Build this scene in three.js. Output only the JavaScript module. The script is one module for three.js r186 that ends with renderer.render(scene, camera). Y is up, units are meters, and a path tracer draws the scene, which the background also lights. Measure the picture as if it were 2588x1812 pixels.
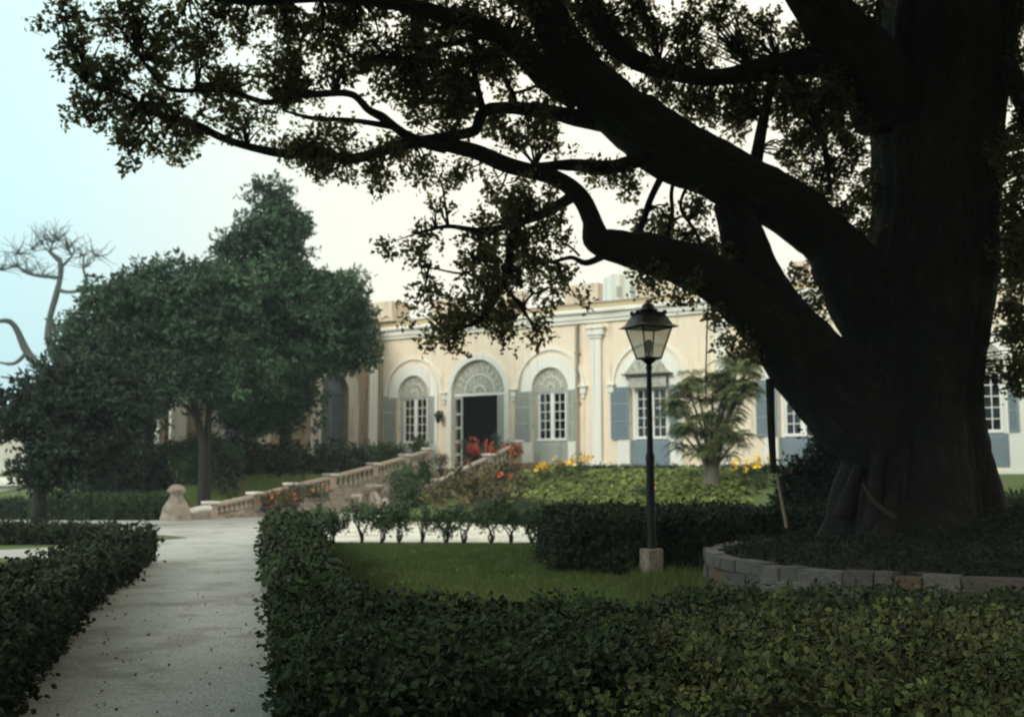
import * as THREE from 'three';
import { mergeGeometries } from 'three/addons/utils/BufferGeometryUtils.js';
import { RoundedBoxGeometry } from 'three/addons/geometries/RoundedBoxGeometry.js';

// ---------------------------------------------------------------- camera, sky, sun, exposure
const scene = new THREE.Scene();
const camera = new THREE.PerspectiveCamera(36.17, 1024 / 716, 0.1, 600);
camera.position.set(0, 1.55, 0);
camera.rotation.x = Math.atan(256 / 2462);
camera.focus = 4.2;
camera.userData.fStop = 3.5;
camera.updateMatrixWorld();

const renderer = new THREE.WebGLRenderer({ antialias: true });
renderer.toneMapping = THREE.LinearToneMapping;
renderer.toneMappingExposure = 1.42;
renderer.shadowMap.enabled = true;

// periodic value noise, for textures that tile and for shapes
function hash2(x, y, s) { let h = Math.imul(x, 374761393) ^ Math.imul(y, 668265263) ^ Math.imul(s, 2147483647 ^ 0x5bd1e995); h = Math.imul(h ^ (h >>> 13), 1274126177); return ((h ^ (h >>> 16)) >>> 0) / 4294967296; }
function vnoise(x, y, per, s) {
  const xi = Math.floor(x), yi = Math.floor(y), fx = x - xi, fy = y - yi, u = fx * fx * (3 - 2 * fx), v = fy * fy * (3 - 2 * fy);
  const m = a => ((a % per) + per) % per, a = hash2(m(xi), m(yi), s), b = hash2(m(xi + 1), m(yi), s), c = hash2(m(xi), m(yi + 1), s), d = hash2(m(xi + 1), m(yi + 1), s);
  return a + (b - a) * u + (c - a) * v + (a - b - c + d) * u * v;
}
function fbm(x, y, per, oct, s) { let t = 0, a = 0.5, n = 0; for (let o = 0; o < oct; o++) { t += a * vnoise(x, y, per, s + o); n += a; x *= 2; y *= 2; per *= 2; a *= 0.55; } return t / n; }
// overcast sky: brighter overhead, a little bluer to the left of the view, creamy straight ahead
function makeSky() {
  const w = 256, h = 128, d = new Float32Array(w * h * 4);
  for (let j = 0; j < h; j++) for (let i = 0; i < w; i++) {
    const el = ((j + 0.5) / h - 0.5) * Math.PI;                         // row 0 is straight down
    const az = ((i + 0.5) / w - 0.5) * 2 * Math.PI;                     // direction (cos az, sin az) in x, z
    const ahead = az + Math.PI / 2;                                     // 0 straight ahead (-z), negative to the left
    const t = 0.5 - 0.5 * Math.cos(ahead + 2.2 - 0.45);                 // smooth, once round the compass
    const blue = THREE.MathUtils.smoothstep(-Math.sin(ahead + 0.12), -0.08, 0.4);
    const up = Math.max(0, Math.sin(el));
    const g = (0.72 + 0.55 * Math.pow(up, 1.4)) * (0.97 + 0.05 * t);
    const k = (j * w + i) * 4;
    const warm = [1.0, 0.975, 0.83], cool = [0.56, 0.89, 0.95];
    for (let c = 0; c < 3; c++) d[k + c] = g * (0.955 + 0.09 * fbm(i / w * 12, j / h * 14, 12, 4, 505)) * (warm[c] + (cool[c] - warm[c]) * blue * (1 - 0.5 * up));
    d[k + 3] = 1;
  }
  const t = new THREE.DataTexture(d, w, h, THREE.RGBAFormat, THREE.FloatType);
  t.mapping = THREE.EquirectangularReflectionMapping;
  t.magFilter = t.minFilter = THREE.LinearFilter; t.wrapS = THREE.RepeatWrapping;
  t.needsUpdate = true;
  return t;
}
scene.background = makeSky();
scene.environment = scene.background;
scene.backgroundIntensity = 1.0;
scene.environmentIntensity = 1.0;
scene.fog = new THREE.FogExp2(new THREE.Color(0.82, 0.95, 1.0), 0.0009);

const sun = new THREE.DirectionalLight(new THREE.Color(1, 0.95, 0.84), 1.5);
sun.position.set(-62, 46, 20); sun.target.position.set(0, 2, -44);
sun.castShadow = true; sun.shadow.radius = 30; sun.shadow.mapSize.set(2048, 2048);
Object.assign(sun.shadow.camera, { left: -45, right: 45, top: 40, bottom: -40, near: 1, far: 220 });
scene.add(sun, sun.target);

// ---------------------------------------------------------------- helpers
function rngOf(seed) {
  let a = seed >>> 0;
  return () => { a = (a + 0x6D2B79F5) | 0; let t = Math.imul(a ^ (a >>> 15), 1 | a); t = (t + Math.imul(t ^ (t >>> 7), 61 | t)) ^ t; return ((t ^ (t >>> 14)) >>> 0) / 4294967296; };
}
const R = rngOf(20240611);
const rr = (a, b, r = R) => a + (b - a) * r();
const V = (x, y, z) => new THREE.Vector3(x, y, z);
const names = {};
function numbered(n) { const k = names[n] = (names[n] ?? -1) + 1; return k ? `${n}_${String(k).padStart(3, '0')}` : n; }
function thing(name, label, category, pos = [0, 0, 0], turn = 0, group) {
  const o = new THREE.Group(); o.name = numbered(name); o.position.set(...pos); o.rotation.y = turn;
  o.userData = { label, category }; if (group) o.userData.group = group;
  scene.add(o); return o;
}
function mesh(name, geo, mat, parent) {
  const m = new THREE.Mesh(Array.isArray(geo) ? mergeGeometries(geo.map(g => g.index ? g.toNonIndexed() : g)) : geo, mat);
  m.name = parent === scene ? numbered(name) : name; m.castShadow = m.receiveShadow = true; parent.add(m); return m;
}
function struct(name, geo, mat, label) { const m = mesh(name, geo, mat, scene); m.userData = { kind: 'structure' }; if (label) m.userData.label = label; return m; }
const dummy = new THREE.Object3D(), tint = new THREE.Color();
// copies: [{p:[x,y,z], s, c:[r,g,b], up}]; for a thing they are joined into one real mesh, for uncountable stuff they are instances
function scatter(name, geo, mat, list, parent, kind) {
  const pose = q => { dummy.position.set(...q.p); if (q.up) dummy.rotation.set(rr(-0.16, 0.16), rr(0, 6.283), rr(-0.16, 0.16)); else dummy.rotation.set(rr(0, 6.283), rr(0, 6.283), rr(0, 6.283)); dummy.scale.setScalar(q.s ?? 1); dummy.updateMatrix(); return dummy.matrix; };
  let m;
  if (parent !== scene && kind !== 'copies') {
    const P0 = geo.attributes.position.array, C0 = geo.attributes.color.array, N = P0.length, pos = new Float32Array(N * list.length), col = new Float32Array(N * list.length);
    list.forEach((q, i) => {
      const e = pose(q).elements, [r, g, b] = q.c ?? [1, 1, 1], o = i * N;
      for (let k = 0; k < N; k += 3) {
        const x = P0[k], y = P0[k + 1], z = P0[k + 2];
        pos[o + k] = e[0] * x + e[4] * y + e[8] * z + e[12]; pos[o + k + 1] = e[1] * x + e[5] * y + e[9] * z + e[13]; pos[o + k + 2] = e[2] * x + e[6] * y + e[10] * z + e[14];
        col[o + k] = C0[k] * r; col[o + k + 1] = C0[k + 1] * g; col[o + k + 2] = C0[k + 2] * b;
      }
    });
    const g = new THREE.BufferGeometry(); g.setAttribute('position', new THREE.BufferAttribute(pos, 3)); g.setAttribute('color', new THREE.BufferAttribute(col, 3)); g.computeVertexNormals();
    m = new THREE.Mesh(g, mat); TRIS += N / 9 * list.length; tally[parent.name] = (tally[parent.name] ?? 0) + N / 9 * list.length;
  } else {
    m = new THREE.InstancedMesh(geo, mat, list.length);
    list.forEach((q, i) => { m.setMatrixAt(i, pose(q)); m.setColorAt(i, tint.setRGB(...(q.c ?? [1, 1, 1]))); });
  }
  m.name = parent === scene ? numbered(name) : name;
  m.castShadow = m.receiveShadow = true; if (kind === 'stuff') m.userData.kind = kind;
  parent.add(m); return m;
}
let TRIS = 0; const tally = {};
const bx = (w, h, d, x = 0, y = 0, z = 0) => { const g = new THREE.BoxGeometry(w, h, d); g.translate(x, y, z); return g; };
const rbx = (w, h, d, x = 0, y = 0, z = 0, r = 0.012) => { const g = new RoundedBoxGeometry(w, h, d, 2, Math.min(r, w / 2.1, h / 2.1, d / 2.1)); g.translate(x, y, z); return g; };
const lathe = (pts, seg = 16) => new THREE.LatheGeometry(pts.map(p => new THREE.Vector2(p[0], p[1])), seg);
const extrude = (shape, depth, z = 0, bevel = 0) => { const g = new THREE.ExtrudeGeometry(shape, { depth, bevelEnabled: bevel > 0, bevelSize: bevel, bevelThickness: bevel, bevelSegments: 1, curveSegments: 24 }); g.translate(0, 0, z); return g; };

function texture(n, repeat, fn, srgb) {
  const d = new Uint8Array(n * n * 4);
  for (let j = 0; j < n; j++) for (let i = 0; i < n; i++) {
    const c = fn(i / n, j / n), k = (j * n + i) * 4;
    for (let q = 0; q < 3; q++) { const lin = Math.min(1, Math.max(0, Array.isArray(c) ? c[q] : c)); d[k + q] = 255 * (srgb ? (lin <= 0.0031308 ? lin * 12.92 : 1.055 * Math.pow(lin, 1 / 2.4) - 0.055) : lin); }
    d[k + 3] = 255;
  }
  const t = new THREE.DataTexture(d, n, n, THREE.RGBAFormat, THREE.UnsignedByteType);
  if (srgb) t.colorSpace = THREE.SRGBColorSpace;
  t.wrapS = t.wrapT = THREE.RepeatWrapping; t.magFilter = THREE.LinearFilter; t.minFilter = THREE.LinearFilter; t.repeat.set(repeat, repeat); t.needsUpdate = true;
  return t;
}
const mix3 = (a, b, t) => [0, 1, 2].map(i => a[i] + (b[i] - a[i]) * t);
const sm = THREE.MathUtils.smoothstep;
const std = (color, rough = 0.85, extra = {}) => new THREE.MeshStandardMaterial({ color: new THREE.Color().setRGB(...color), roughness: rough, side: THREE.DoubleSide, ...extra });

// ---------------------------------------------------------------- materials
const soilBump = texture(512, 0.5, (u, v) => fbm(u * 24, v * 24, 24, 4, 3));
const gravelMap = texture(1024, 0.22, (u, v) => {
  const big = fbm(u * 5, v * 5, 5, 4, 11), mid = fbm(u * 26, v * 26, 26, 3, 15), fine = vnoise(u * 300, v * 300, 300, 21), dirt = sm(fbm(u * 9, v * 9, 9, 4, 31), 0.5, 0.72);
  const b = 0.47 * (0.74 + 0.2 * big + 0.16 * mid + 0.5 * (fine - 0.5));
  return mix3([b * 1.0, b * 0.98, b * 0.92], [b * 0.58, b * 0.53, b * 0.46], dirt * 0.6);
}, true);
const gravelBump = texture(512, 0.66, (u, v) => 0.6 * vnoise(u * 110, v * 110, 110, 5) + 0.4 * fbm(u * 18, v * 18, 18, 3, 9));
const plasterMap = (base, seed) => texture(1024, 0.11, (u, v) => {
  const big = fbm(u * 6, v * 4, 2, 5, seed), streak = fbm(u * 60, v * 5, 60, 3, seed + 7), f = fbm(u * 90, v * 90, 90, 2, seed + 9);
  const k = 0.82 + 0.24 * big + 0.06 * (f - 0.5), st = sm(streak, 0.5, 0.8) * sm(big, 0.35, 0.65) * 0.5;
  return base.map((c, i) => c * k * (1 - st * [0.7, 0.8, 0.9][i]));
}, true);
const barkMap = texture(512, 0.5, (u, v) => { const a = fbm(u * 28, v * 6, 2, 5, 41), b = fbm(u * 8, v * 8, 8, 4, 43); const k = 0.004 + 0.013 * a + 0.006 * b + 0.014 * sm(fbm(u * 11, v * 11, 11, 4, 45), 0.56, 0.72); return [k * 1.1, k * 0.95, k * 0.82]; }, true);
const barkBump = texture(512, 0.5, (u, v) => 0.6 * fbm(u * 32, v * 7, 1, 5, 47) + 0.4 * fbm(u * 14, v * 14, 14, 4, 49));
const stoneMap = (base, seed) => texture(512, 0.7, (u, v) => { const k = 0.55 + 0.65 * fbm(u * 10, v * 10, 10, 5, seed), l = sm(fbm(u * 16, v * 16, 16, 4, seed + 3), 0.55, 0.7) * 0.4; return mix3(base.map(c => c * k), [0.05, 0.055, 0.035], l); }, true);
const lawnMap = texture(1024, 0.12, (u, v) => { const a = fbm(u * 9, v * 9, 9, 4, 61), b = fbm(u * 120, v * 120, 120, 2, 63), dry = sm(fbm(u * 14, v * 14, 14, 4, 67), 0.48, 0.7); return mix3([0.055 + 0.03 * a, 0.085 + 0.045 * a, 0.018], [0.11, 0.1, 0.045], dry * 0.7).map(c => c * (0.75 + 0.5 * b)); }, true);
const M = {
  ground: std([1, 1, 1], 1, { map: lawnMap, bumpMap: soilBump, bumpScale: 0.02 }),
  lawn: std([0.9, 1, 0.9], 1, { map: lawnMap, bumpMap: soilBump, bumpScale: 0.03 }),
  soil: std([0.03, 0.024, 0.016], 1, { bumpMap: soilBump, bumpScale: 0.05 }),
  gravel: std([1, 1, 1], 0.95, { map: gravelMap, bumpMap: gravelBump, bumpScale: 0.012 }),
  paleGravel: std([1.6, 1.55, 1.42], 0.95, { map: gravelMap, bumpMap: gravelBump, bumpScale: 0.012 }),
  cream: std([1, 1, 1], 0.9, { map: plasterMap([0.9, 0.765, 0.6], 71) }),
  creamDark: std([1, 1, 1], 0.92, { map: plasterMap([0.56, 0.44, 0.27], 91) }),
  wing: std([1, 1, 1], 0.92, { map: plasterMap([0.27, 0.21, 0.14], 97) }),  // brown plaster, darkened so its colour carries the shade on the wing side
  wingTrimShaded: std([1, 1, 1], 0.92, { map: plasterMap([0.46, 0.43, 0.38], 99) }),  // trim greyed down, the wing's shade put into its colour
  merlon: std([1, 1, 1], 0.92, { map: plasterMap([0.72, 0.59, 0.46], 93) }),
  shade: std([1, 1, 1], 0.92, { map: plasterMap([0.3, 0.19, 0.11], 95) }),
  white: std([1, 1, 1], 0.8, { map: plasterMap([0.86, 0.85, 0.78], 77) }),
  frame: std([0.8, 0.78, 0.74], 0.55),
  grey: std([1, 1, 1], 0.7, { map: plasterMap([0.42, 0.44, 0.4], 79) }),
  fan: std([1, 1, 1], 0.8, { map: stoneMap([0.5, 0.5, 0.43], 83) }),
  fanRib: std([0.62, 0.62, 0.54], 0.7),
  blue: std([1, 1, 1], 0.7, { map: plasterMap([0.21, 0.27, 0.31], 81) }),
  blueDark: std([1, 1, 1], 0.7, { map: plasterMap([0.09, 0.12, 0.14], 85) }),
  roof: std([0.3, 0.27, 0.23], 0.95),
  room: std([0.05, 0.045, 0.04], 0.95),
  glass: new THREE.MeshPhysicalMaterial({ color: 0xffffff, roughness: 0.04, transmission: 1, thickness: 0, ior: 1.45 }),
  pipe: std([0.33, 0.28, 0.2], 0.8),
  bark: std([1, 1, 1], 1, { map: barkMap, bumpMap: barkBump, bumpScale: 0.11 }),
  rootPale: std([0.035, 0.03, 0.026], 1, { bumpMap: barkBump, bumpScale: 0.03 }),
  bareBark: std([0.085, 0.1, 0.1], 1, { bumpMap: barkBump, bumpScale: 0.02 }),
  barkPale: std([0.13, 0.12, 0.105], 1, { bumpMap: barkBump, bumpScale: 0.02 }),
  stone: std([1, 1, 1], 0.95, { map: stoneMap([0.4, 0.34, 0.28], 101), bumpMap: soilBump, bumpScale: 0.01 }),
  balusters: std([1, 1, 1], 0.95, { map: stoneMap([0.58, 0.48, 0.4], 107) }),
  capstone: std([0.8, 0.75, 0.7], 0.9),
  rubble: std([1, 1, 1], 1, { map: stoneMap([0.3, 0.2, 0.13], 111), bumpMap: soilBump, bumpScale: 0.03 }),
  iron: std([0.018, 0.017, 0.015], 0.5, { metalness: 0.3 }),
  ironBrown: std([0.06, 0.05, 0.045], 0.6),
  lampGlass: new THREE.MeshPhysicalMaterial({ color: new THREE.Color(0.75, 0.74, 0.68), roughness: 0.45, transmission: 0.85, thickness: 0, ior: 1.45, side: THREE.DoubleSide }),
  terracotta: std([0.22, 0.1, 0.055], 0.9, { bumpMap: soilBump, bumpScale: 0.01 }),
  wood: std([0.3, 0.25, 0.17], 0.9),
};
const leafMat = (c, tr = 0.25) => new THREE.MeshPhysicalMaterial({ color: new THREE.Color().setRGB(...c), roughness: 0.7, side: THREE.DoubleSide, vertexColors: true, transmission: tr, thickness: 0, ior: 1.3, specularIntensity: 0.5 });
const L = {
  banyan: leafMat([0.18, 0.195, 0.1], 0.58),
  tree: std([0.042, 0.082, 0.042], 0.75, { vertexColors: true }),
  treeBlue: std([0.05, 0.078, 0.045], 0.65, { vertexColors: true }),
  darkShrub: std([0.02, 0.032, 0.02], 0.95, { vertexColors: true }),
  hedge: std([0.024, 0.044, 0.014], 0.8, { vertexColors: true }),
  cover: std([0.042, 0.06, 0.017], 0.8, { vertexColors: true }),
  fern: leafMat([0.18, 0.22, 0.06], 0.25),
  palm: leafMat([0.11, 0.145, 0.055], 0.25),
  shrub: std([0.06, 0.1, 0.04], 0.65, { vertexColors: true }),
  brown: std([0.1, 0.085, 0.035], 0.9, { vertexColors: true }),
  rust: std([0.15, 0.095, 0.05], 0.9, { vertexColors: true }),
  grass: std([0.1, 0.14, 0.03], 0.9, { vertexColors: true }),
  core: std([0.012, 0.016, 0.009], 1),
};

// ---------------------------------------------------------------- foliage pieces
function fromTris(pos, col) {
  const g = new THREE.BufferGeometry();
  g.setAttribute('position', new THREE.Float32BufferAttribute(pos, 3));
  g.setAttribute('color', new THREE.Float32BufferAttribute(col, 3));
  g.computeVertexNormals(); return g;
}
// one leaf, folded along its midrib
function pushLeaf(pos, col, p, dir, side, len, wid, k) {
  const n = V().crossVectors(dir, side), tip = p.clone().addScaledVector(dir, len).addScaledVector(n, -0.15 * len), mid = p.clone().addScaledVector(dir, len * 0.45);
  const l = mid.clone().addScaledVector(side, wid / 2).addScaledVector(n, wid * 0.18), r = mid.clone().addScaledVector(side, -wid / 2).addScaledVector(n, wid * 0.18);
  for (const q of [p, l, tip, p, tip, r]) { pos.push(q.x, q.y, q.z); col.push(k, k, k); }
}
function pushOval(pos, col, p, dir, side, len, wid, k) {
  const n = V().crossVectors(dir, side), at = (f, w) => p.clone().addScaledVector(dir, len * f).addScaledVector(side, w * wid).addScaledVector(n, Math.abs(w) * wid * 0.3 - 0.16 * len * f * f);
  const tip = at(1, 0), mid = at(0.5, 0);
  for (const sg of [-0.5, 0.5]) { const a = at(0.28, sg * 0.95), b = at(0.66, sg * 0.85); for (const q of [p, a, mid, a, b, mid, mid, b, tip]) { pos.push(q.x, q.y, q.z); col.push(k, k, k); } }
}
const randDir = r => { const z = rr(-1, 1, r), a = rr(0, 6.2832, r), s = Math.sqrt(1 - z * z); return V(s * Math.cos(a), z, s * Math.sin(a)); };
function clumpGeo(seed, n, radius, len, wid, twigs = 5, oval = false) {
  const r = rngOf(seed), pos = [], col = [], axes = [...Array(twigs)].map(() => randDir(r));
  for (let i = 0; i < n; i++) {
    const ax = axes[i % twigs], t = Math.pow(r(), 0.7), p = ax.clone().multiplyScalar(radius * t).addScaledVector(randDir(r), radius * 0.28);
    const d = ax.clone().multiplyScalar(0.6).add(randDir(r)).normalize(), s = V().crossVectors(d, randDir(r)).normalize(), f = rr(0.7, 1.2, r);
    (oval ? pushOval : pushLeaf)(pos, col, p, d, s, len * f, wid * f, rr(0.65, 1.35, r));
  }
  return fromTris(pos, col);
}
function frondGeo(seed, n, len, wid, arch, tilt, leaflets = 9) {              // a rosette of arching fronds with leaflets, standing on its base
  const r = rngOf(seed), pos = [], col = [];
  for (let i = 0; i < n; i++) {
    const a = i / n * 6.2832 + rr(-0.3, 0.3, r), el = rr(tilt[0], tilt[1], r), l = len * rr(0.7, 1.1, r), out = V(Math.cos(a), 0, Math.sin(a)), k0 = rr(0.7, 1.25, r);
    const at = t => out.clone().multiplyScalar(l * t * Math.cos(el)).add(V(0, l * (t * Math.sin(el) - arch * t * t), 0));
    const side = V(-Math.sin(a), 0, Math.cos(a));
    for (let j = 1; j <= leaflets; j++) {
      const t = j / leaflets, p = at(t), fw = at(Math.min(1, t + 0.05)).sub(at(t - 0.05)).normalize(), w = wid * Math.sin(Math.PI * Math.min(0.96, 0.12 + 0.86 * t));
      for (const sg of [-1, 1]) {
        const d = fw.clone().multiplyScalar(0.55).addScaledVector(side, sg).addScaledVector(V(0, -0.25, 0), 1).normalize();
        pushLeaf(pos, col, p, d, V().crossVectors(d, V(0, 1, 0)).normalize(), w, l / leaflets * 0.9, k0 * rr(0.8, 1.2, r));
      }
    }
  }
  return fromTris(pos, col);
}
function bladesGeo(seed, n, h, w, spread, lean) {
  const r = rngOf(seed), pos = [], col = [];
  for (let i = 0; i < n; i++) {
    const a = rr(0, 6.28, r), b = rr(0, 6.28, r), p = V(Math.cos(a), 0, Math.sin(a)).multiplyScalar(spread * Math.sqrt(r())), hh = h * rr(0.5, 1.2, r), k = rr(0.7, 1.3, r);
    const s = V(Math.cos(b), 0, Math.sin(b)), tip = p.clone().add(V(0, hh, 0)).addScaledVector(randDir(r), lean * hh);
    for (const q of [p.clone().addScaledVector(s, w / 2), p.clone().addScaledVector(s, -w / 2), tip]) { pos.push(q.x, q.y, q.z); col.push(k, k, k); }
  }
  return fromTris(pos, col);
}
const C = {
  banyan: clumpGeo(1, 20, 0.2, 0.092, 0.062, 6),
  banyanBig: clumpGeo(2, 44, 0.75, 0.24, 0.13, 6),
  tree: clumpGeo(3, 44, 0.34, 0.19, 0.085, 7),
  dark: clumpGeo(4, 44, 0.36, 0.14, 0.06, 6),
  hedge: clumpGeo(5, 16, 0.12, 0.052, 0.032, 4, true),
  hedgeFar: clumpGeo(6, 30, 0.2, 0.09, 0.05, 5),
  cover: clumpGeo(7, 20, 0.13, 0.046, 0.028, 5, true),
  shrub: clumpGeo(8, 34, 0.24, 0.13, 0.05, 5),
  grass: bladesGeo(9, 12, 0.07, 0.008, 0.09, 0.5),
  tallGrass: bladesGeo(10, 16, 0.24, 0.014, 0.12, 0.5),
  fern: frondGeo(11, 13, 0.95, 0.12, 0.85, [0.6, 1.3], 10),
  palm: frondGeo(12, 10, 0.95, 0.2, 0.8, [0.0, 1.35], 14),
  flower: clumpGeo(13, 9, 0.035, 0.075, 0.06, 5),
  stems: bladesGeo(14, 18, 0.5, 0.02, 0.14, 0.7),
};
// a tube along points with changing radius; lobes(theta, t) swells it
function limb(pts, radii, { seg = 10, rad = 12, rough = 0.06, lobes, seed = 1, closed = true } = {}) {
  const curve = new THREE.CatmullRomCurve3(pts.map(p => p.isVector3 ? p : V(...p)), false, 'centripetal'), n = (pts.length - 1) * seg, pos = [], uv = [], idx = [];
  let nrm = V(1, 0, 0), len = 0, prev = null;
  for (let i = 0; i <= n; i++) {
    const t = i / n, f = t * (pts.length - 1), k = Math.min(pts.length - 2, Math.floor(f)), r0 = radii[k] + (radii[k + 1] - radii[k]) * sm(f - k, 0, 1), p = curve.getPoint(t), tan = curve.getTangent(t);
    if (prev) len += p.distanceTo(prev); prev = p;
    nrm = nrm.clone().addScaledVector(tan, -nrm.dot(tan)); if (nrm.lengthSq() < 1e-4) nrm.set(0, 0, 1).addScaledVector(tan, -tan.z); nrm.normalize();
    const bin = V().crossVectors(tan, nrm);
    for (let j = 0; j <= rad; j++) {
      const a = (j % rad) / rad * 2 * Math.PI, wob = 1 + rough * 2 * (fbm(j % rad / rad * 6 + 50, len * 1.7 + seed * 7, 4096, 4, seed) - 0.5), r = r0 * wob * (lobes ? lobes(a, t, p.y) : 1);
      const q = p.clone().addScaledVector(nrm, Math.cos(a) * r).addScaledVector(bin, Math.sin(a) * r);
      pos.push(q.x, q.y, q.z); uv.push(j / rad * Math.max(1, Math.round(6.28 * radii[0] / 0.5)) * 0.5 * 2, len);
      if (i < n && j < rad) { const b = i * (rad + 1) + j; idx.push(b, b + 1, b + rad + 1, b + 1, b + rad + 2, b + rad + 1); }
    }
  }
  if (closed) for (const e of [0, n]) { const c = curve.getPoint(e / n), b = e * (rad + 1), m = pos.length / 3; pos.push(c.x, c.y, c.z); uv.push(0, 0); for (let j = 0; j < rad; j++) e ? idx.push(b + j, b + j + 1, m) : idx.push(b + j + 1, b + j, m); }
  const g = new THREE.BufferGeometry();
  g.setAttribute('position', new THREE.Float32BufferAttribute(pos, 3)); g.setAttribute('uv', new THREE.Float32BufferAttribute(uv, 2)); g.setIndex(idx); g.computeVertexNormals();
  return g;
}
// leaf clumps through an ellipsoid; edge > 0 pushes them to its outside
function fill(list, c, r, n, { s = [0.8, 1.25], col = [0.7, 1.3], edge = 0.5, test, rz } = {}) {
  for (let i = 0; i < n; i++) {
    const d = randDir(R), q = Math.pow(R(), edge), k = rr(...col), p = [c[0] + d.x * r[0] * q, c[1] + d.y * r[1] * q, c[2] + d.z * (r[2] ?? r[0]) * q];
    if (test && !test(p)) continue;
    list.push({ p, s: rr(...s), c: [k * rr(0.9, 1.15), k, k * rr(0.8, 1.1)] });
  }
}

// ---------------------------------------------------------------- the villa's own axes: u along the front, v out from it
const ORG = [-1.5385, -51.1188], UX = 0.8391, UZ = 0.5440, TURN = -Math.atan2(UZ, UX);
const world = (u, y, v) => [ORG[0] + u * UX - v * UZ, y, ORG[1] + u * UZ + v * UX];
const local = (x, z) => [(x - ORG[0]) * UX + (z - ORG[1]) * UZ, -(x - ORG[0]) * UZ + (z - ORG[1]) * UX];
function terrain(x, z) {
  const [u, v] = local(x, z), b = sm(u, -2, 0), c = sm(u, 2.5, 5.5);
  const v0 = 12 + (1.5 - 12) * b + 1.5 * c, v1 = 19 + (6 - 19) * b + 9 * c;
  return 1.5 * (1 - sm(v, v0, v1));
}
function gridSheet(x0, x1, z0, z1, nx, nz, fn) {
  const g = new THREE.PlaneGeometry(x1 - x0, z1 - z0, nx, nz); g.rotateX(-Math.PI / 2); g.translate((x0 + x1) / 2, 0, (z0 + z1) / 2);
  const p = g.attributes.position, uv = g.attributes.uv;
  for (let i = 0; i < p.count; i++) { const x = p.getX(i), z = p.getZ(i); p.setY(i, fn(x, z)); uv.setXY(i, x, z); }
  g.computeVertexNormals(); return g;
}
function polySheet(pts, y) {
  const s = new THREE.Shape(); const c = new THREE.SplineCurve(pts.map(p => new THREE.Vector2(p[0], -p[1]))); void c;
  pts.forEach((p, i) => i ? s.lineTo(p[0], -p[1]) : s.moveTo(p[0], -p[1]));
  const g = new THREE.ShapeGeometry(s); g.rotateX(-Math.PI / 2); g.translate(0, y, 0); return g;   // uv stay in metres
}
const inPoly = (pts, x, z) => { let k = false; for (let i = 0, j = pts.length - 1; i < pts.length; j = i++) { const [a, b] = pts[i], [c, d] = pts[j]; if ((b > z) !== (d > z) && x < (c - a) * (z - b) / (d - b) + a) k = !k; } return k; };
function spread(pts, n, fn) { const xs = pts.map(p => p[0]), zs = pts.map(p => p[1]); let got = 0, tries = 0; while (got < n && tries++ < n * 40) { const x = rr(Math.min(...xs), Math.max(...xs)), z = rr(Math.min(...zs), Math.max(...zs)); if (inPoly(pts, x, z)) { fn(x, z); got++; } } }
function area(pts) { let a = 0; for (let i = 0, j = pts.length - 1; i < pts.length; j = i++) a += pts[j][0] * pts[i][1] - pts[i][0] * pts[j][1]; return Math.abs(a / 2); }

// ---------------------------------------------------------------- setting: ground, path, lawn
{
  const far = new THREE.RingGeometry(100, 900, 48, 1); far.rotateX(-Math.PI / 2);
  const near = gridSheet(-110, 110, -150, 70, 150, 150, (x, z) => terrain(x, z));
  far.translate(0, -0.02, -40); for (const g of [far]) { const uv = g.attributes.uv, p = g.attributes.position; for (let i = 0; i < uv.count; i++) uv.setXY(i, p.getX(i), p.getZ(i)); }
  struct('ground', [near, far], M.ground, 'rough grassy ground around the villa');
}
const pathPts = [[-0.7, 1], [-0.7, -4.5], [-1.42, -7], [-5.2, -24], [-5.4, -25], [1.2, -24.4], [2.6, -26.5], [1.5, -31], [-1.2, -37.2], [-5.0, -42.9], [-6.3, -42.2], [-10.2, -36.6], [-30, -35.6], [-30, -31.4], [-16, -31.2], [-11.5, -29.6], [-8.6, -27.4], [-7.66, -26.3], [-8.4, -24.2], [-10.5, -21.9], [-16, -21.3], [-30, -21.3], [-30, -20.1], [-9, -20.1], [-7.1, -19.6], [-6.5, -19], [-3.6, -7.5], [-3.0, -5], [-3.0, 1]];
struct('gravel_path', polySheet(pathPts, 0.012), M.gravel, 'pale gravel garden path and forecourt');
struct('cross_path', polySheet([[-4.9, -24.6], [1.2, -24.4], [2.6, -26.5], [1.5, -31], [-1.2, -37.2], [-4.9, -42.5], [-5.9, -38], [-6.2, -30]], 0.017), M.paleGravel, 'bright pale path between the lawn and the stairs');
const lawnPts = [[-4.6, -23.9], [1.2, -23.7], [3.4, -17], [3.2, -12], [2.2, -10], [1.3, -9.4], [-1.2, -8], [-1.6, -9.5], [-2.4, -13.3], [-3.9, -20.8]];
struct('lawn', polySheet(lawnPts, 0.008), M.lawn, 'mown green lawn between the hedges');
{
  const list = [];
  spread(lawnPts, 16000, (x, z) => { const k = rr(0.6, 1.25), dry = sm(fbm(x * 0.5 + 40, z * 0.5 + 90, 4096, 3, 5), 0.45, 0.7) * sm(z, -17, -12); list.push({ p: [x, 0.005, z], s: rr(0.6, 1.1), up: 1, c: [k * (1 + 0.5 * dry), k * (1 - 0.12 * dry), k] }); });
  const g = scatter('lawn_grass', C.grass, L.grass, list, scene, 'stuff'); g.userData.label = 'short green grass blades of the lawn';
}

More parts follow.
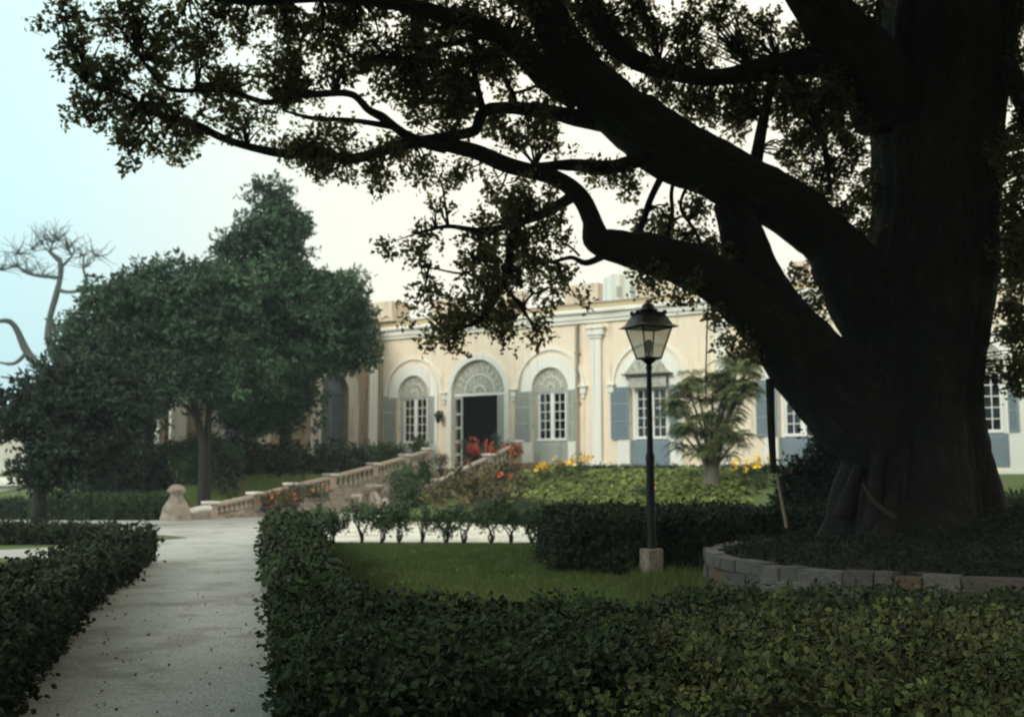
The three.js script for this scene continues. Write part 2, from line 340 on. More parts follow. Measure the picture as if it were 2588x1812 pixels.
// ---------------------------------------------------------------- the villa
const villa = thing('villa', 'long cream single-storey villa with white arched windows, shutters and a battlemented parapet', 'villa', [ORG[0], 0, ORG[1]], TURN);
const archPath = (s, c, r, base, spring, first = true) => { first ? s.moveTo(c - r, base) : s.lineTo(c - r, base); s.lineTo(c - r, spring); s.absarc(c, spring, r, Math.PI, 0, true); s.lineTo(c + r, base); return s; };
const archHole = (c, r, base, spring) => { const p = new THREE.Path(); archPath(p, c, r, base, spring); p.lineTo(c - r, base); return p; };
function archRing(c, r0, r1, base, spring) { const s = new THREE.Shape(); s.moveTo(c - r1, base); s.lineTo(c - r1, spring); s.absarc(c, spring, r1, Math.PI, 0, true); s.lineTo(c + r1, base); s.lineTo(c + r0, base); s.lineTo(c + r0, spring); s.absarc(c, spring, r0, 0, Math.PI, false); s.lineTo(c - r0, base); s.closePath(); return s; }
const halfDisc = (c, r, y) => { const s = new THREE.Shape(); s.moveTo(c - r, y); s.absarc(c, y, r, Math.PI, 0, true); s.closePath(); return s; };
const U0 = -6.08, U1 = 27, TOP = 8.15, SPR = 5.3, WR = 0.94;
const frontWins = [-3.87, 3.87, 8.78, 15.3, 21.8];
function wallWith(x0, x1, holes) { const s = new THREE.Shape(); s.moveTo(x0, 0); s.lineTo(x1, 0); s.lineTo(x1, TOP); s.lineTo(x0, TOP); s.closePath(); s.holes.push(...holes); return s; }
mesh('wall', extrude(wallWith(U0, U1, [...frontWins.map(c => archHole(c, WR, 1.72, SPR)), archHole(-0.05, 1.5, 1.7, SPR)]), 0.45, -0.45), M.cream, villa);
// wing running forward from the left end: its side faces right, its front faces the viewer
const WL = 13.1, WE = -11, wingHoles = [3.2, 9.05];
const turnSide = g => { g.rotateY(Math.PI / 2); g.translate(U0, 0, 0); return g; };       // x' -> -v ; built with x = -v
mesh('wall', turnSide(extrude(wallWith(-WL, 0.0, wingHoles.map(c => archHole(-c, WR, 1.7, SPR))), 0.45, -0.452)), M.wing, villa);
mesh('wall', extrude(wallWith(WE, U0 - 0.46, [archHole(-8.6, WR, 1.72, SPR)]), 0.45, WL - 0.45), M.cream, villa);
// body behind: back, ends, roof, inner partition and floors keep the rooms dark
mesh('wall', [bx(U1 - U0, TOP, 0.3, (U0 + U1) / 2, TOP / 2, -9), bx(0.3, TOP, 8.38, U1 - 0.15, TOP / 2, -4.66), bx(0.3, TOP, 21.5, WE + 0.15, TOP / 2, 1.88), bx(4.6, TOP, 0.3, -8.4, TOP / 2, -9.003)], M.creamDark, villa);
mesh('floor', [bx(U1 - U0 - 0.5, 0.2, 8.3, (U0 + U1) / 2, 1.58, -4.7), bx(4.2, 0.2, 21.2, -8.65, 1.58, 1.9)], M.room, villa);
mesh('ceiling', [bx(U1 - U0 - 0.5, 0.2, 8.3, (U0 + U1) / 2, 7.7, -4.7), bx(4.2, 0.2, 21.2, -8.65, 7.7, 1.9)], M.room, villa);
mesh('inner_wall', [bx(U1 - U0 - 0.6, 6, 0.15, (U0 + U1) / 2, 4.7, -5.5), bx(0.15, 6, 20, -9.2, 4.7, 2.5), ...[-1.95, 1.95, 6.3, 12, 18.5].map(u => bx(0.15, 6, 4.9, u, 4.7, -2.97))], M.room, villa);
mesh('roof', [bx(U1 - U0, 0.2, 9.0, (U0 + U1) / 2, 8.25, -4.53), bx(4.8, 0.2, 21.9, -8.6, 8.252, 2.05)], M.roof, villa);

// cornice profile swept along the front and round the wing
function corniceRun(x0, x1) {
  const s = new THREE.Shape([[0, 0], [0.12, 0], [0.12, 0.1], [0.2, 0.16], [0.2, 0.34], [0.36, 0.42], [0.36, 0.54], [0.3, 0.58], [0, 0.58]].map(p => new THREE.Vector2(...p)));
  const g = new THREE.ExtrudeGeometry(s, { depth: x1 - x0, bevelEnabled: false }); g.rotateY(-Math.PI / 2); g.scale(1, 1, 1); g.translate(x1, 8.1, 0.003);
  return g;                                                                            // profile's x is -> +z after the turn
}
{
  const f = corniceRun(U0, U1); mesh('cornice', f, M.white, villa);
  const side = corniceRun(0, WL + 0.36); side.rotateY(Math.PI / 2); side.translate(U0, 0, WL + 0.36); side.translate(0, 0.004, 0); mesh('cornice', side, M.white, villa);
  const w = corniceRun(WE, U0 + 0.36); w.translate(0, 0.002, WL); mesh('cornice', w, M.white, villa);
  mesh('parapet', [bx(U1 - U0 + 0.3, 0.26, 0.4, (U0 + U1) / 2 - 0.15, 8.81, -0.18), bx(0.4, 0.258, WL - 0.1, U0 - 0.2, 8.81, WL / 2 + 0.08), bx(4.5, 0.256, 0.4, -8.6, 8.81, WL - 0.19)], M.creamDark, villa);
  mesh('coping', [bx(U1 - U0 - 0.1, 0.07, 0.5, (U0 + U1) / 2 + 0.08, 8.978, -0.18), bx(0.5, 0.068, WL - 0.1, U0 - 0.2, 8.978, WL / 2 + 0.1)], M.stone, villa);
  const mg = new RoundedBoxGeometry(1.7, 0.86, 0.46, 2, 0.03);
  for (const u of [-2.0, 1.55, 5.52, 9.04, 12.5, 16, 19.5, 23]) { const m = mesh('merlon', mg, M.merlon, villa); m.position.set(u, 9.44, -0.18); }
  const corner = mesh('merlon', bx(2.3, 0.98, 1.4, 0, 0, 0), M.merlon, villa); corner.position.set(U0 - 0.1, 9.5, -0.4);
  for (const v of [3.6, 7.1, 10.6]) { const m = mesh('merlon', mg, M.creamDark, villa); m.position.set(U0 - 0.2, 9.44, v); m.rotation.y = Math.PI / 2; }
}
mesh('plinth', [bx(U1 - U0, 0.24, 0.1, (U0 + U1) / 2, 1.5, 0.052), bx(U1 - U0, 1.0, 0.06, (U0 + U1) / 2, 0.9, 0.032)], M.white, villa);

const paneGeo = (w, h) => new THREE.BoxGeometry(w, h, 0.012);
const slatGeo = new Map();
function shutter(u, y0, y1, w, mat, z, turn = 0, parent = villa) {                      // hinged at u, louvres inside a frame
  const s = new THREE.Group(); s.name = 'shutter'; s.position.set(u, y0, z); s.rotation.y = turn; parent.add(s);
  const h = y1 - y0, r = 0.07;
  mesh('shutter_frame', [bx(r, h, 0.05, r / 2, h / 2, 0), bx(r, h, 0.05, w - r / 2, h / 2, 0), ...[0.04, h * 0.34, h * 0.67, h - 0.04].map(y => bx(w - 2 * r, 0.08, 0.046, w / 2, y, 0))], mat, s);
  const sl = []; for (let y = 0.12; y < h - 0.1; y += 0.075) { const b = new THREE.BoxGeometry(w - 2 * r, 0.07, 0.012); b.rotateX(-0.65); b.translate(w / 2, y, 0); sl.push(b); }
  mesh('louvres', sl, mat, s).userData.kind = 'stuff';
  return s;
}
function fanlight(c, r, y, z, spokes) {
  const f = mesh('fanlight', extrude(halfDisc(c, r, y), 0.05, z - 0.05), M.fan, villa);
  const arcs = [[r - 0.06, r], [r * 0.55, r * 0.62], [r * 0.18, r * 0.25]];
  for (const [a, b] of arcs) mesh('rib', extrude(archRing(c, a, b, y + 0.001, y + 0.002), 0.035, z), M.fanRib, f);
  for (let k = 1; k < spokes; k++) { const a = Math.PI * k / spokes, g = bx(r * 0.72, 0.035, 0.03, r * 0.6, 0, 0); g.rotateZ(a); g.translate(c, y, z + 0.015); mesh('rib', g, M.fanRib, f); }
  for (let k = 0; k < spokes; k++) { const a = Math.PI * (k + 0.5) / spokes, g = new THREE.TorusGeometry(r * 0.1, 0.018, 5, 12); g.translate(c + Math.cos(a) * r * 0.78, y + Math.sin(a) * r * 0.78, z + 0.012); mesh('scroll', g, M.fanRib, f); }
}
function casement(c, w, y0, y1, z, cols, rows, parent) {                                // two sashes of small panes
  const win = new THREE.Group(); win.name = 'window'; parent.add(win);
  mesh('window_frame', [bx(0.07, y1 - y0, 0.09, c - w - 0.035, (y0 + y1) / 2, z), bx(0.07, y1 - y0, 0.09, c + w + 0.035, (y0 + y1) / 2, z), bx(2 * w + 0.14, 0.09, 0.092, c, y1 + 0.045, z), bx(2 * w + 0.2, 0.1, 0.16, c, y0 - 0.05, z + 0.03), bx(0.19, y1 - y0, 0.085, c, (y0 + y1) / 2, z)], M.frame, win);
  const sw = w - 0.095, pw = sw / cols, ph = (y1 - y0) / rows, bars = [], pg = paneGeo(pw - 0.036, ph - 0.036);
  for (const s of [-1, 1]) {
    const x0 = s < 0 ? c - w : c + 0.095;
    for (let i = 0; i <= cols; i++) bars.push(bx(0.032, y1 - y0, 0.04, x0 + i * pw, (y0 + y1) / 2, z));
    for (let j = 0; j <= rows; j++) bars.push(bx(sw, 0.032, 0.037, x0 + sw / 2, y0 + j * ph, z));
    for (let i = 0; i < cols; i++) for (let j = 0; j < rows; j++) { const p = mesh('pane', pg, M.glass, win); p.position.set(x0 + (i + 0.5) * pw, y0 + (j + 0.5) * ph, z); }
  }
  mesh('glazing_bars', bars, M.frame, win);
  return win;
}
function apron(c, w, y0, y1, z, mat) { const g = [bx(2 * w, y1 - y0, 0.05, c, (y0 + y1) / 2, z)]; for (let y = y0 + 0.12; y < y1 - 0.1; y += 0.09) g.push(bx(2 * w - 0.24, 0.06, 0.02, c, y, z + 0.03)); mesh('apron_panel', g, mat, villa); }
frontWins.forEach((c, i) => {
  mesh('arch_surround', extrude(archRing(c, WR + 0.003, 1.5, 1.6, SPR), 0.07, 0.0), M.white, villa);
  mesh('arch_moulding', extrude(archRing(c, 1.66, 1.78, SPR, SPR + 0.05), 0.09, 0.0), M.white, villa);
  fanlight(c, WR - 0.02, SPR, -0.12, 7);
  const m = i < 2 ? M.grey : M.blue;
  mesh('jamb', [bx(0.2, 3.58, 0.1, c - WR + 0.1, 3.51, -0.2), bx(0.2, 3.58, 0.1, c + WR - 0.1, 3.51, -0.2), bx(2 * WR, 0.16, 0.14, c, SPR - 0.08, -0.19)], i < 2 ? M.grey : M.white, villa);
  casement(c, 0.66, 3.06, 5.08, -0.22, 2, 5, villa);
  apron(c, WR - 0.02, 1.73, 2.93, -0.16, m);
  shutter(c - WR - 0.86, 2.98, 5.2, 0.86, m, 0.115, 0);
  shutter(c + WR + 0.02, 2.98, 5.2, 0.34, m, 0.115, 0);
});
// door
{
  const c = -0.05;
  mesh('arch_surround', extrude(archRing(c, 1.503, 1.78, 1.6, SPR), 0.1, 0.0), M.white, villa);
  fanlight(c, 1.47, SPR - 0.02, -0.14, 11);
  mesh('lintel', bx(2.98, 0.13, 0.14, c, 5.2, -0.2), M.frame, villa);
  const leaf = (x0, glazed) => {
    const d = new THREE.Group(); d.name = 'door'; villa.add(d); const w = 0.5;
    mesh('door_frame', [bx(0.09, 3.42, 0.06, x0 + 0.045, 3.42, -0.16), bx(0.09, 3.42, 0.06, x0 + w - 0.045, 3.42, -0.16), ...(glazed ? [1.78, 2.4, 3.0, 3.65, 4.3, 5.06] : [1.78, 2.9, 5.06]).map(y => bx(w - 0.18, 0.12, 0.056, x0 + w / 2, y, -0.16))], M.grey, d);
    if (glazed) [2.1, 2.7, 3.32, 3.98, 4.68].forEach(y => mesh('pane', bx(w - 0.18, 0.54, 0.012, x0 + w / 2, y, -0.16), M.glass, d));
    else mesh('door_panel', [bx(w - 0.18, 1.0, 0.03, x0 + w / 2, 2.34, -0.165), bx(w - 0.18, 2.04, 0.03, x0 + w / 2, 3.98, -0.165)], M.grey, d);
  };
  leaf(c - 1.49, true); leaf(c + 0.99, false);
}
// pilasters with base and capital, small corbels beside the arches, downpipe
function pilaster(u, v, w, top, turn = 0) {
  const p = new THREE.Group(); p.name = 'pilaster'; p.position.set(u, 0, v); p.rotation.y = turn; villa.add(p);
  mesh('shaft', rbx(w, top - 1.95, 0.16, 0, (top + 1.95) / 2, 0.08, 0.04), M.white, p);
  mesh('base', [rbx(w + 0.34, 0.22, 0.26, 0, 1.71, 0.13, 0.03), rbx(w + 0.2, 0.14, 0.22, 0, 1.89, 0.11, 0.05)], M.white, p);
  mesh('capital', [rbx(w + 0.12, 0.1, 0.22, 0, top - 0.12, 0.11, 0.04), rbx(w + 0.3, 0.3, 0.26, 0, top + 0.1, 0.13, 0.06), rbx(w + 0.44, 0.1, 0.32, 0, top + 0.3, 0.16, 0.02)], M.white, p);
}
pilaster(6.28, 0, 0.5, 7.55); pilaster(12.05, 0, 0.5, 7.55); pilaster(18.55, 0, 0.5, 7.55); pilaster(25, 0, 0.5, 7.55);
pilaster(U0, 0.5, 0.62, 6.9, Math.PI / 2); pilaster(U0, 12.5, 0.8, 7.55, Math.PI / 2); pilaster(-6.6, WL, 0.8, 7.55);
for (const u of [-1.98, 1.95, 5.6, 6.98, 11.3, 12.8]) mesh('corbel', [rbx(0.42, 0.09, 0.22, u, 5.32, 0.11, 0.02), rbx(0.3, 0.3, 0.16, u, 5.12, 0.08, 0.05), rbx(0.16, 0.22, 0.12, u, 4.88, 0.06, 0.05)], M.white, villa);
{ const g = new THREE.CylinderGeometry(0.075, 0.075, 6.5, 8); g.translate(5.32, 4.85, 0.13); const b = [2.4, 4.6, 6.8].map(y => bx(0.26, 0.07, 0.16, 5.32, y, 0.1)); mesh('downpipe', [g, ...b], M.pipe, villa); }
{ const g = new THREE.CylinderGeometry(0.08, 0.08, 7.2, 8); g.translate(-5.85, 4.4, 0.14); mesh('downpipe', g, M.pipe, villa); }
// hood over the third window
{
  const s = new THREE.Shape(); s.moveTo(-1.02, 0); s.lineTo(1.02, 0); s.lineTo(0.86, 0.14); s.lineTo(0.5, 0.62); s.lineTo(-0.5, 0.62); s.lineTo(-0.86, 0.14); s.closePath();
  const h = new THREE.Group(); h.name = 'window_hood'; h.position.set(8.78, 5.72, 0.08); villa.add(h);
  mesh('hood_roof', extrude(s, 0.3), M.fan, h); mesh('hood_edge', bx(2.24, 0.06, 0.36, 0, -0.033, 0.17), M.ironBrown, h); mesh('hood_side', bx(1.7, 0.5, 0.12, 0, -0.33, 0.065), M.fan, h);
}
// wing: arches closed by dark louvred doors
wingHoles.forEach(c => {
  mesh('arch_surround', turnSide(extrude(archRing(-c, WR + 0.003, 1.66, 1.6, SPR), 0.07, 0)), M.wingTrimShaded, villa);
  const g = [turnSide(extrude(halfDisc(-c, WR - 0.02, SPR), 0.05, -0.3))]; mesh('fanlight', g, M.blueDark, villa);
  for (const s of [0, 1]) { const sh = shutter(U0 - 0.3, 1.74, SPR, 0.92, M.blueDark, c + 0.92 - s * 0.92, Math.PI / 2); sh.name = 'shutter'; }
});
for (const c of [-8.6]) {
  mesh('arch_surround', extrude(archRing(c, WR + 0.003, 1.5, 1.6, SPR), 0.07, WL), M.white, villa);
  mesh('fanlight', extrude(halfDisc(c, WR - 0.02, SPR), 0.05, WL - 0.3), M.blue, villa);
  for (const s of [0, 1]) shutter(c - 0.92 + s * 0.92, 1.74, SPR, 0.92, M.blue, WL - 0.26);
}
// wall lantern beside the door
{
  const w = thing('wall_lantern', 'small dark lantern fixed to the wall left of the entrance door', 'wall lantern', world(-2.12, 3.95, 0), TURN);
  mesh('bracket', [bx(0.06, 0.5, 0.05, 0, 0.25, 0.03), bx(0.05, 0.05, 0.32, 0, 0.5, 0.18)], M.iron, w);
  mesh('lantern_cage', [lathe([[0.0, -0.12], [0.08, -0.1], [0.16, 0.22], [0.22, 0.24], [0.1, 0.4], [0.02, 0.48]], 6)].map(g => { g.translate(0, 0.05, 0.34); return g; }), M.iron, w);
}
// pale tower block far behind the parapet
{
  const q = [9.65, 17.87, -95], t = thing('distant_tower', 'pale grey block with dark windows showing above the parapet behind', 'building', [q[0], 0, q[2]], 0.2);
  mesh('wall', [bx(2.7, 18.6, 2.7, 0, 9.3, 0), bx(1.2, 0.9, 1.6, 0.6, 19, 0)], M.white, t);
  for (const x of [-0.7, 0.6]) for (const y of [15.2, 17.1]) mesh('window', bx(0.45, 0.9, 0.08, x, y, 1.37), M.grey, t);
}

// ---------------------------------------------------------------- staircase and balustrades
const farLine = t => [0.57 + (-1.31 - 0.57) * t, 16.55 + (2.18 - 16.55) * t], nearLine = t => [1.37 + (2.91 - 1.37) * t, 8.79 + (1.23 - 8.79) * t];
{
  const st = thing('staircase', 'wide splayed stone staircase climbing to the villa entrance door', 'staircase', [ORG[0], 0, ORG[1]], TURN);
  const n = 11, y0 = 0.0, rise = 1.7 / n;
  for (let k = 0; k < n; k++) {                                                        // each step runs back under the next
    const t0 = k / n * 0.92, t1 = Math.min(1, t0 + 0.2), a = farLine(t0), b = nearLine(t0), c = nearLine(t1), d = farLine(t1);
    const s = new THREE.Shape([a, b, c, d].map(p => new THREE.Vector2(p[0], -p[1]))), g = new THREE.ExtrudeGeometry(s, { depth: rise - 0.002, bevelEnabled: false }); g.rotateX(-Math.PI / 2); g.translate(0, y0 + k * rise, 0);
    mesh('step', g, M.stone, st);
  }
  const s = new THREE.Shape([[-1.5, -0.08], [3.05, -0.08], [3.0, -1.2], [2.8, -1.9], [-1.2, -2.9], [-1.5, -2.2]].map(p => new THREE.Vector2(...p))), g = new THREE.ExtrudeGeometry(s, { depth: 1.7, bevelEnabled: false }); g.rotateX(-Math.PI / 2);
  mesh('landing', g, M.stone, st);
  // retaining wall below the right-hand balustrade
  const pts = [[0, 0], [1, 1.68], [1, -0.2], [0, -0.2]], L0 = Math.hypot(1.54, 7.56), ws = new THREE.Shape([[0, -0.1], [L0 + 1.2, -0.1], [L0 + 1.2, 2.0], [L0, 1.98], [0, 0.25]].map(p => new THREE.Vector2(...p))); void pts;
  const wg = new THREE.ExtrudeGeometry(ws, { depth: 0.3, bevelEnabled: false }); wg.rotateY(Math.atan2(7.56, 1.54)); wg.translate(1.37 + 0.03, 0, 8.79);
  mesh('side_wall', wg, M.rubble, st);
}
const balusterGeo = lathe([[0.05, 0], [0.05, 0.06], [0.035, 0.1], [0.075, 0.3], [0.08, 0.4], [0.035, 0.72], [0.05, 0.8], [0.055, 0.86], [0.055, 1]], 8);
const postGeo = new RoundedBoxGeometry(0.32, 1, 0.32, 2, 0.02), capGeo = new RoundedBoxGeometry(0.46, 0.1, 0.46, 2, 0.03);
function balustrade(label, line, railAt, baseAt, posts, per) {
  const b = thing('balustrade', label, 'balustrade', [ORG[0], 0, ORG[1]], TURN);
  const end = posts[posts.length - 1];
  for (let i = 0; i < posts.length; i++) {
    const t = posts[i], [u, v] = line(t), top = railAt(t), base = baseAt(t) - 0.1;
    const p = mesh('post', postGeo, M.balusters, b); p.position.set(u, (top + base) / 2, v); p.scale.y = top - base;
    const c = mesh('post_cap', capGeo, M.capstone, b); c.position.set(u, top + 0.05, v);
    if (t === end) continue;
    const t1 = posts[i + 1], q = line(t1), A = V(u, top - 0.06, v), B = V(q[0], railAt(t1) - 0.06, q[1]), len = A.distanceTo(B);
    const rail = (y, w, h, mat, nm) => { const r = mesh(nm, new RoundedBoxGeometry(w, h, len, 2, 0.03), mat, b); r.position.copy(A).add(B).multiplyScalar(0.5); r.position.y += y; r.lookAt(b.localToWorld(r.position.clone().add(B.clone().sub(A)))); };
    b.updateMatrixWorld(true);
    rail(0, 0.26, 0.13, M.balusters, 'handrail');
    const ml = (baseAt(t) + baseAt(t1)) / 2 - ((A.y + B.y) / 2);
    rail(ml + 0.06, 0.26, 0.14, M.balusters, 'bottom_rail');
    for (let k = 1; k < per; k++) { const f = k / per, tt = t + (t1 - t) * f, [x, z] = line(tt), y0 = baseAt(tt) + 0.12, y1 = A.y + (B.y - A.y) * f - 0.05, m = mesh('baluster', balusterGeo, M.balusters, b); m.position.set(x, y0, z); m.scale.set(1.25, y1 - y0, 1.25); }
  }
  return b;
}
const lerpT = (xs, ys) => t => { let i = 0; while (i < xs.length - 2 && t > xs[i + 1]) i++; return ys[i] + (ys[i + 1] - ys[i]) * (t - xs[i]) / (xs[i + 1] - xs[i]); };
balustrade('long stone balustrade with white post caps on the left of the staircase', farLine, lerpT([0, 0.157, 0.302, 0.473, 0.686, 0.861, 1], [0.5, 0.78, 1.08, 1.42, 1.86, 2.26, 2.57]), lerpT([0, 0.3, 1], [0.0, 0.16, 1.68]), [0, 0.157, 0.302, 0.473, 0.686, 0.861, 1], 9);
balustrade('short steep stone balustrade on the right of the staircase', nearLine, lerpT([0.2, 0.371, 0.544, 0.769, 1], [0.85, 1.2, 1.7, 2.26, 2.86]), lerpT([0.2, 1], [0.35, 1.98]), [0.2, 0.371, 0.769, 1], 7);
// scrolled newel at the foot of the right-hand balustrade
{
  const n = thing('stone_newel', 'round-capped stone newel with a pale scroll at the foot of the stairs', 'newel post', world(1.3, 0, 9.0), TURN);
  mesh('shaft', lathe([[0.3, 0], [0.3, 0.14], [0.22, 0.2], [0.2, 0.8], [0.27, 0.88], [0.36, 0.94], [0.37, 1.02], [0.3, 1.08], [0, 1.1]], 20), M.stone, n);
  const pts = []; for (let k = 0; k <= 26; k++) { const a = k / 26 * 7.2, r = 0.32 * (1 - k / 34); pts.push(V(0.62 + Math.cos(a + 2.6) * r, 0.36 + Math.sin(a + 2.6) * r, 0.12)); }
  mesh('scroll', limb([V(0.12, 0.86, 0.1), V(0.24, 0.62, 0.1), ...pts], [0.08, 0.09, ...pts.map(() => 0.085)], { seg: 2, rad: 8, rough: 0 }), M.balusters, n);
  const q = thing('stone_block', 'low pale stone block beside the scrolled newel', 'stone block', world(0.55, 0, 9.35), TURN + 0.3);
  mesh('block', rbx(1.0, 0.72, 0.7, 0, 0.36, 0, 0.06), M.balusters, q); mesh('plinth', rbx(1.16, 0.14, 0.86, 0, 0.07, 0, 0.03), M.stone, q);
}
// bell-shaped stone pedestal by the path and the low terminal of the balustrade
{
  const p = thing('stone_pedestal', 'bell-shaped stone bollard with a round knob at the edge of the forecourt', 'bollard', [-10.84, 0.01, -35.7]);
  p.position.y = 0;
  mesh('body', lathe([[0.5, 0], [0.5, 0.1], [0.46, 0.2], [0.42, 0.42], [0.3, 0.62], [0.2, 0.78], [0.19, 0.86]], 24), M.stone, p);
  mesh('knob', lathe([[0.19, 0.86], [0.28, 0.92], [0.29, 1.0], [0.25, 1.04], [0.22, 1.1], [0.12, 1.16], [0, 1.17]], 24), M.stone, p);
  const e = thing('balustrade_terminal', 'low curled stone terminal at the bottom end of the long balustrade', 'stone terminal', world(0.74, 0, 17.1), TURN);
  mesh('curl', limb([V(0.1, 0.36, -0.3), V(0.02, 0.34, 0.05), V(-0.1, 0.24, 0.4), V(-0.2, 0.14, 0.6)], [0.12, 0.13, 0.14, 0.13], { seg: 5, rad: 8, rough: 0.03 }), M.capstone, e);
  mesh('base', rbx(0.3, 0.26, 0.8, 0, 0.12, 0.1, 0.04), M.stone, e);
}

// ---------------------------------------------------------------- street lamp
{
  const b = [2.09, 0, -16.65], l = thing('street_lamp', 'tall dark iron lamp post with a glazed four-sided lantern in front of the villa', 'street lamp', [b[0], 0, b[2]], 0.42);
  mesh('pedestal', [rbx(0.27, 0.44, 0.27, 0, 0.2, 0, 0.025)], M.stone, l);
  mesh('post', lathe([[0.085, 0.42], [0.085, 0.5], [0.07, 0.56], [0.066, 1.2], [0.064, 1.7], [0.07, 1.74], [0.07, 1.8], [0.05, 1.86], [0.044, 2.5], [0.04, 3.1], [0.055, 3.14], [0.04, 3.18]], 16), M.iron, l);
  const cage = [], yb = 3.28, yt = 3.75, rb = 0.135, rt = 0.255;
  const bar = (a, c, w) => { const g = new THREE.CylinderGeometry(w, w, a.distanceTo(c), 6), m = new THREE.Matrix4(); const d = c.clone().sub(a).normalize(); m.makeRotationFromQuaternion(new THREE.Quaternion().setFromUnitVectors(V(0, 1, 0), d)); m.setPosition(a.clone().add(c).multiplyScalar(0.5)); g.applyMatrix4(m); return g; };
  const cor = (r, y, k) => V(r * (k % 3 === 0 ? -1 : 1), y, r * (k < 2 ? -1 : 1));
  for (let k = 0; k < 4; k++) { cage.push(bar(cor(rb, yb, k), cor(rt, yt, k), 0.013), bar(cor(rb, yb, k), cor(rb, yb, (k + 1) % 4), 0.015), bar(cor(rt, yt, k), cor(rt, yt, (k + 1) % 4), 0.015)); }
  const foot = lathe([[0.03, 3.16], [0.05, 3.2], [0.11, 3.25], [0.13, 3.285]], 12); cage.push(foot, bx(0.27, 0.02, 0.27, 0, 3.277, 0));
  mesh('lantern_frame', cage, M.iron, l);
  for (let k = 0; k < 4; k++) {
    const a = cor(rb, yb, k), c = cor(rb, yb, (k + 1) % 4), d = cor(rt, yt, (k + 1) % 4), e = cor(rt, yt, k), g = new THREE.BufferGeometry();
    g.setAttribute('position', new THREE.Float32BufferAttribute([a, c, d, a, d, e].flatMap(q => [q.x * 0.985, q.y, q.z * 0.985]), 3)); g.computeVertexNormals(); mesh('pane', g, M.lampGlass, l);
  }
  const frustum = (r0, y0, r1, y1, w) => { const g = new THREE.CylinderGeometry(r1 * 1.414, r0 * 1.414, y1 - y0, 4, 1, w); g.rotateY(Math.PI / 4); g.translate(0, (y0 + y1) / 2, 0); return g; };
  mesh('roof', [frustum(0.345, 3.752, 0.27, 3.8), frustum(0.265, 3.8, 0.185, 3.96)], M.ironBrown, l);
  const crest = []; for (let k = 0; k < 4; k++) for (const f of [0.05, 0.5, 0.95]) { const a = cor(0.19, 3.985, k).lerp(cor(0.19, 3.985, (k + 1) % 4), f), s = new THREE.SphereGeometry(0.035, 6, 5); s.translate(a.x, a.y, a.z); crest.push(s); }
  mesh('crest', [frustum(0.2, 3.955, 0.21, 3.985), ...crest], M.iron, l);
  mesh('finial', [lathe([[0.14, 3.98], [0.15, 4.03], [0.11, 4.05], [0.1, 4.08], [0.08, 4.12], [0.03, 4.14], [0, 4.15]], 12)], M.iron, l);
  mesh('bulb', lathe([[0.03, 3.28], [0.03, 3.36], [0.055, 3.42], [0.06, 3.5], [0.04, 3.56], [0, 3.58]], 10), std([0.35, 0.34, 0.32], 0.4), l);
}

// ---------------------------------------------------------------- the banyan
const banyanAt = [5.56, 0.89, -15];
const by = thing('banyan_tree', 'huge dark spreading banyan tree with long limbs reaching left over the lawn', 'tree', [banyanAt[0], 0, banyanAt[2]]);
const rel = p => V(p[0] - banyanAt[0], p[1], p[2] - banyanAt[2]);
const px = (p, d) => p * d / 2462;
const flutes = (a, t, y) => 1 + 0.07 * Math.sin(3 * a + 0.6) + 0.05 * Math.sin(7 * a + y * 0.25) + 0.035 * Math.sin(13 * a - y * 0.3) + 0.22 * Math.max(0, 1 - (y - 0.5) / 1.6) * (0.3 + Math.pow(Math.abs(Math.sin(3.5 * a + 0.4)), 2));
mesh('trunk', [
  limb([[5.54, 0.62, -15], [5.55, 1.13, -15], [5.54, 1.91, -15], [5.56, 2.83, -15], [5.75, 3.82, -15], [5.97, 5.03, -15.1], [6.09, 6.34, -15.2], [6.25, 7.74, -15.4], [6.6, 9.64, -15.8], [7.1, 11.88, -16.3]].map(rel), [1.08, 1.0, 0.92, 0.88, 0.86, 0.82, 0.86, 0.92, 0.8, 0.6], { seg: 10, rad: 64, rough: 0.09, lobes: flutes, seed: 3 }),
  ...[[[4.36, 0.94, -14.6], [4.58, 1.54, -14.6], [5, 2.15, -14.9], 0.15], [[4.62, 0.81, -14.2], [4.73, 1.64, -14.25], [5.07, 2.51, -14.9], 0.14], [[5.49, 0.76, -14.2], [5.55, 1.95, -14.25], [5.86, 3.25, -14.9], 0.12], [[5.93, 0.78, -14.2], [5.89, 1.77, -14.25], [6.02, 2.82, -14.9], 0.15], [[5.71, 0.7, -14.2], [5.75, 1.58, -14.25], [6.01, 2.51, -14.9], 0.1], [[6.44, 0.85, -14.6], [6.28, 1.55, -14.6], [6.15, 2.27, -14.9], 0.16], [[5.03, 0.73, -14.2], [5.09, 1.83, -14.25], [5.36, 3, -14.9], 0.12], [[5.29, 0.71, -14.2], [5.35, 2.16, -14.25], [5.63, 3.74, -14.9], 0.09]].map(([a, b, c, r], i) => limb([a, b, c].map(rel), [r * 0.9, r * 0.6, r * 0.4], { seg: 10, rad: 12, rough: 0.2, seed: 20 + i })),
], M.bark, by);
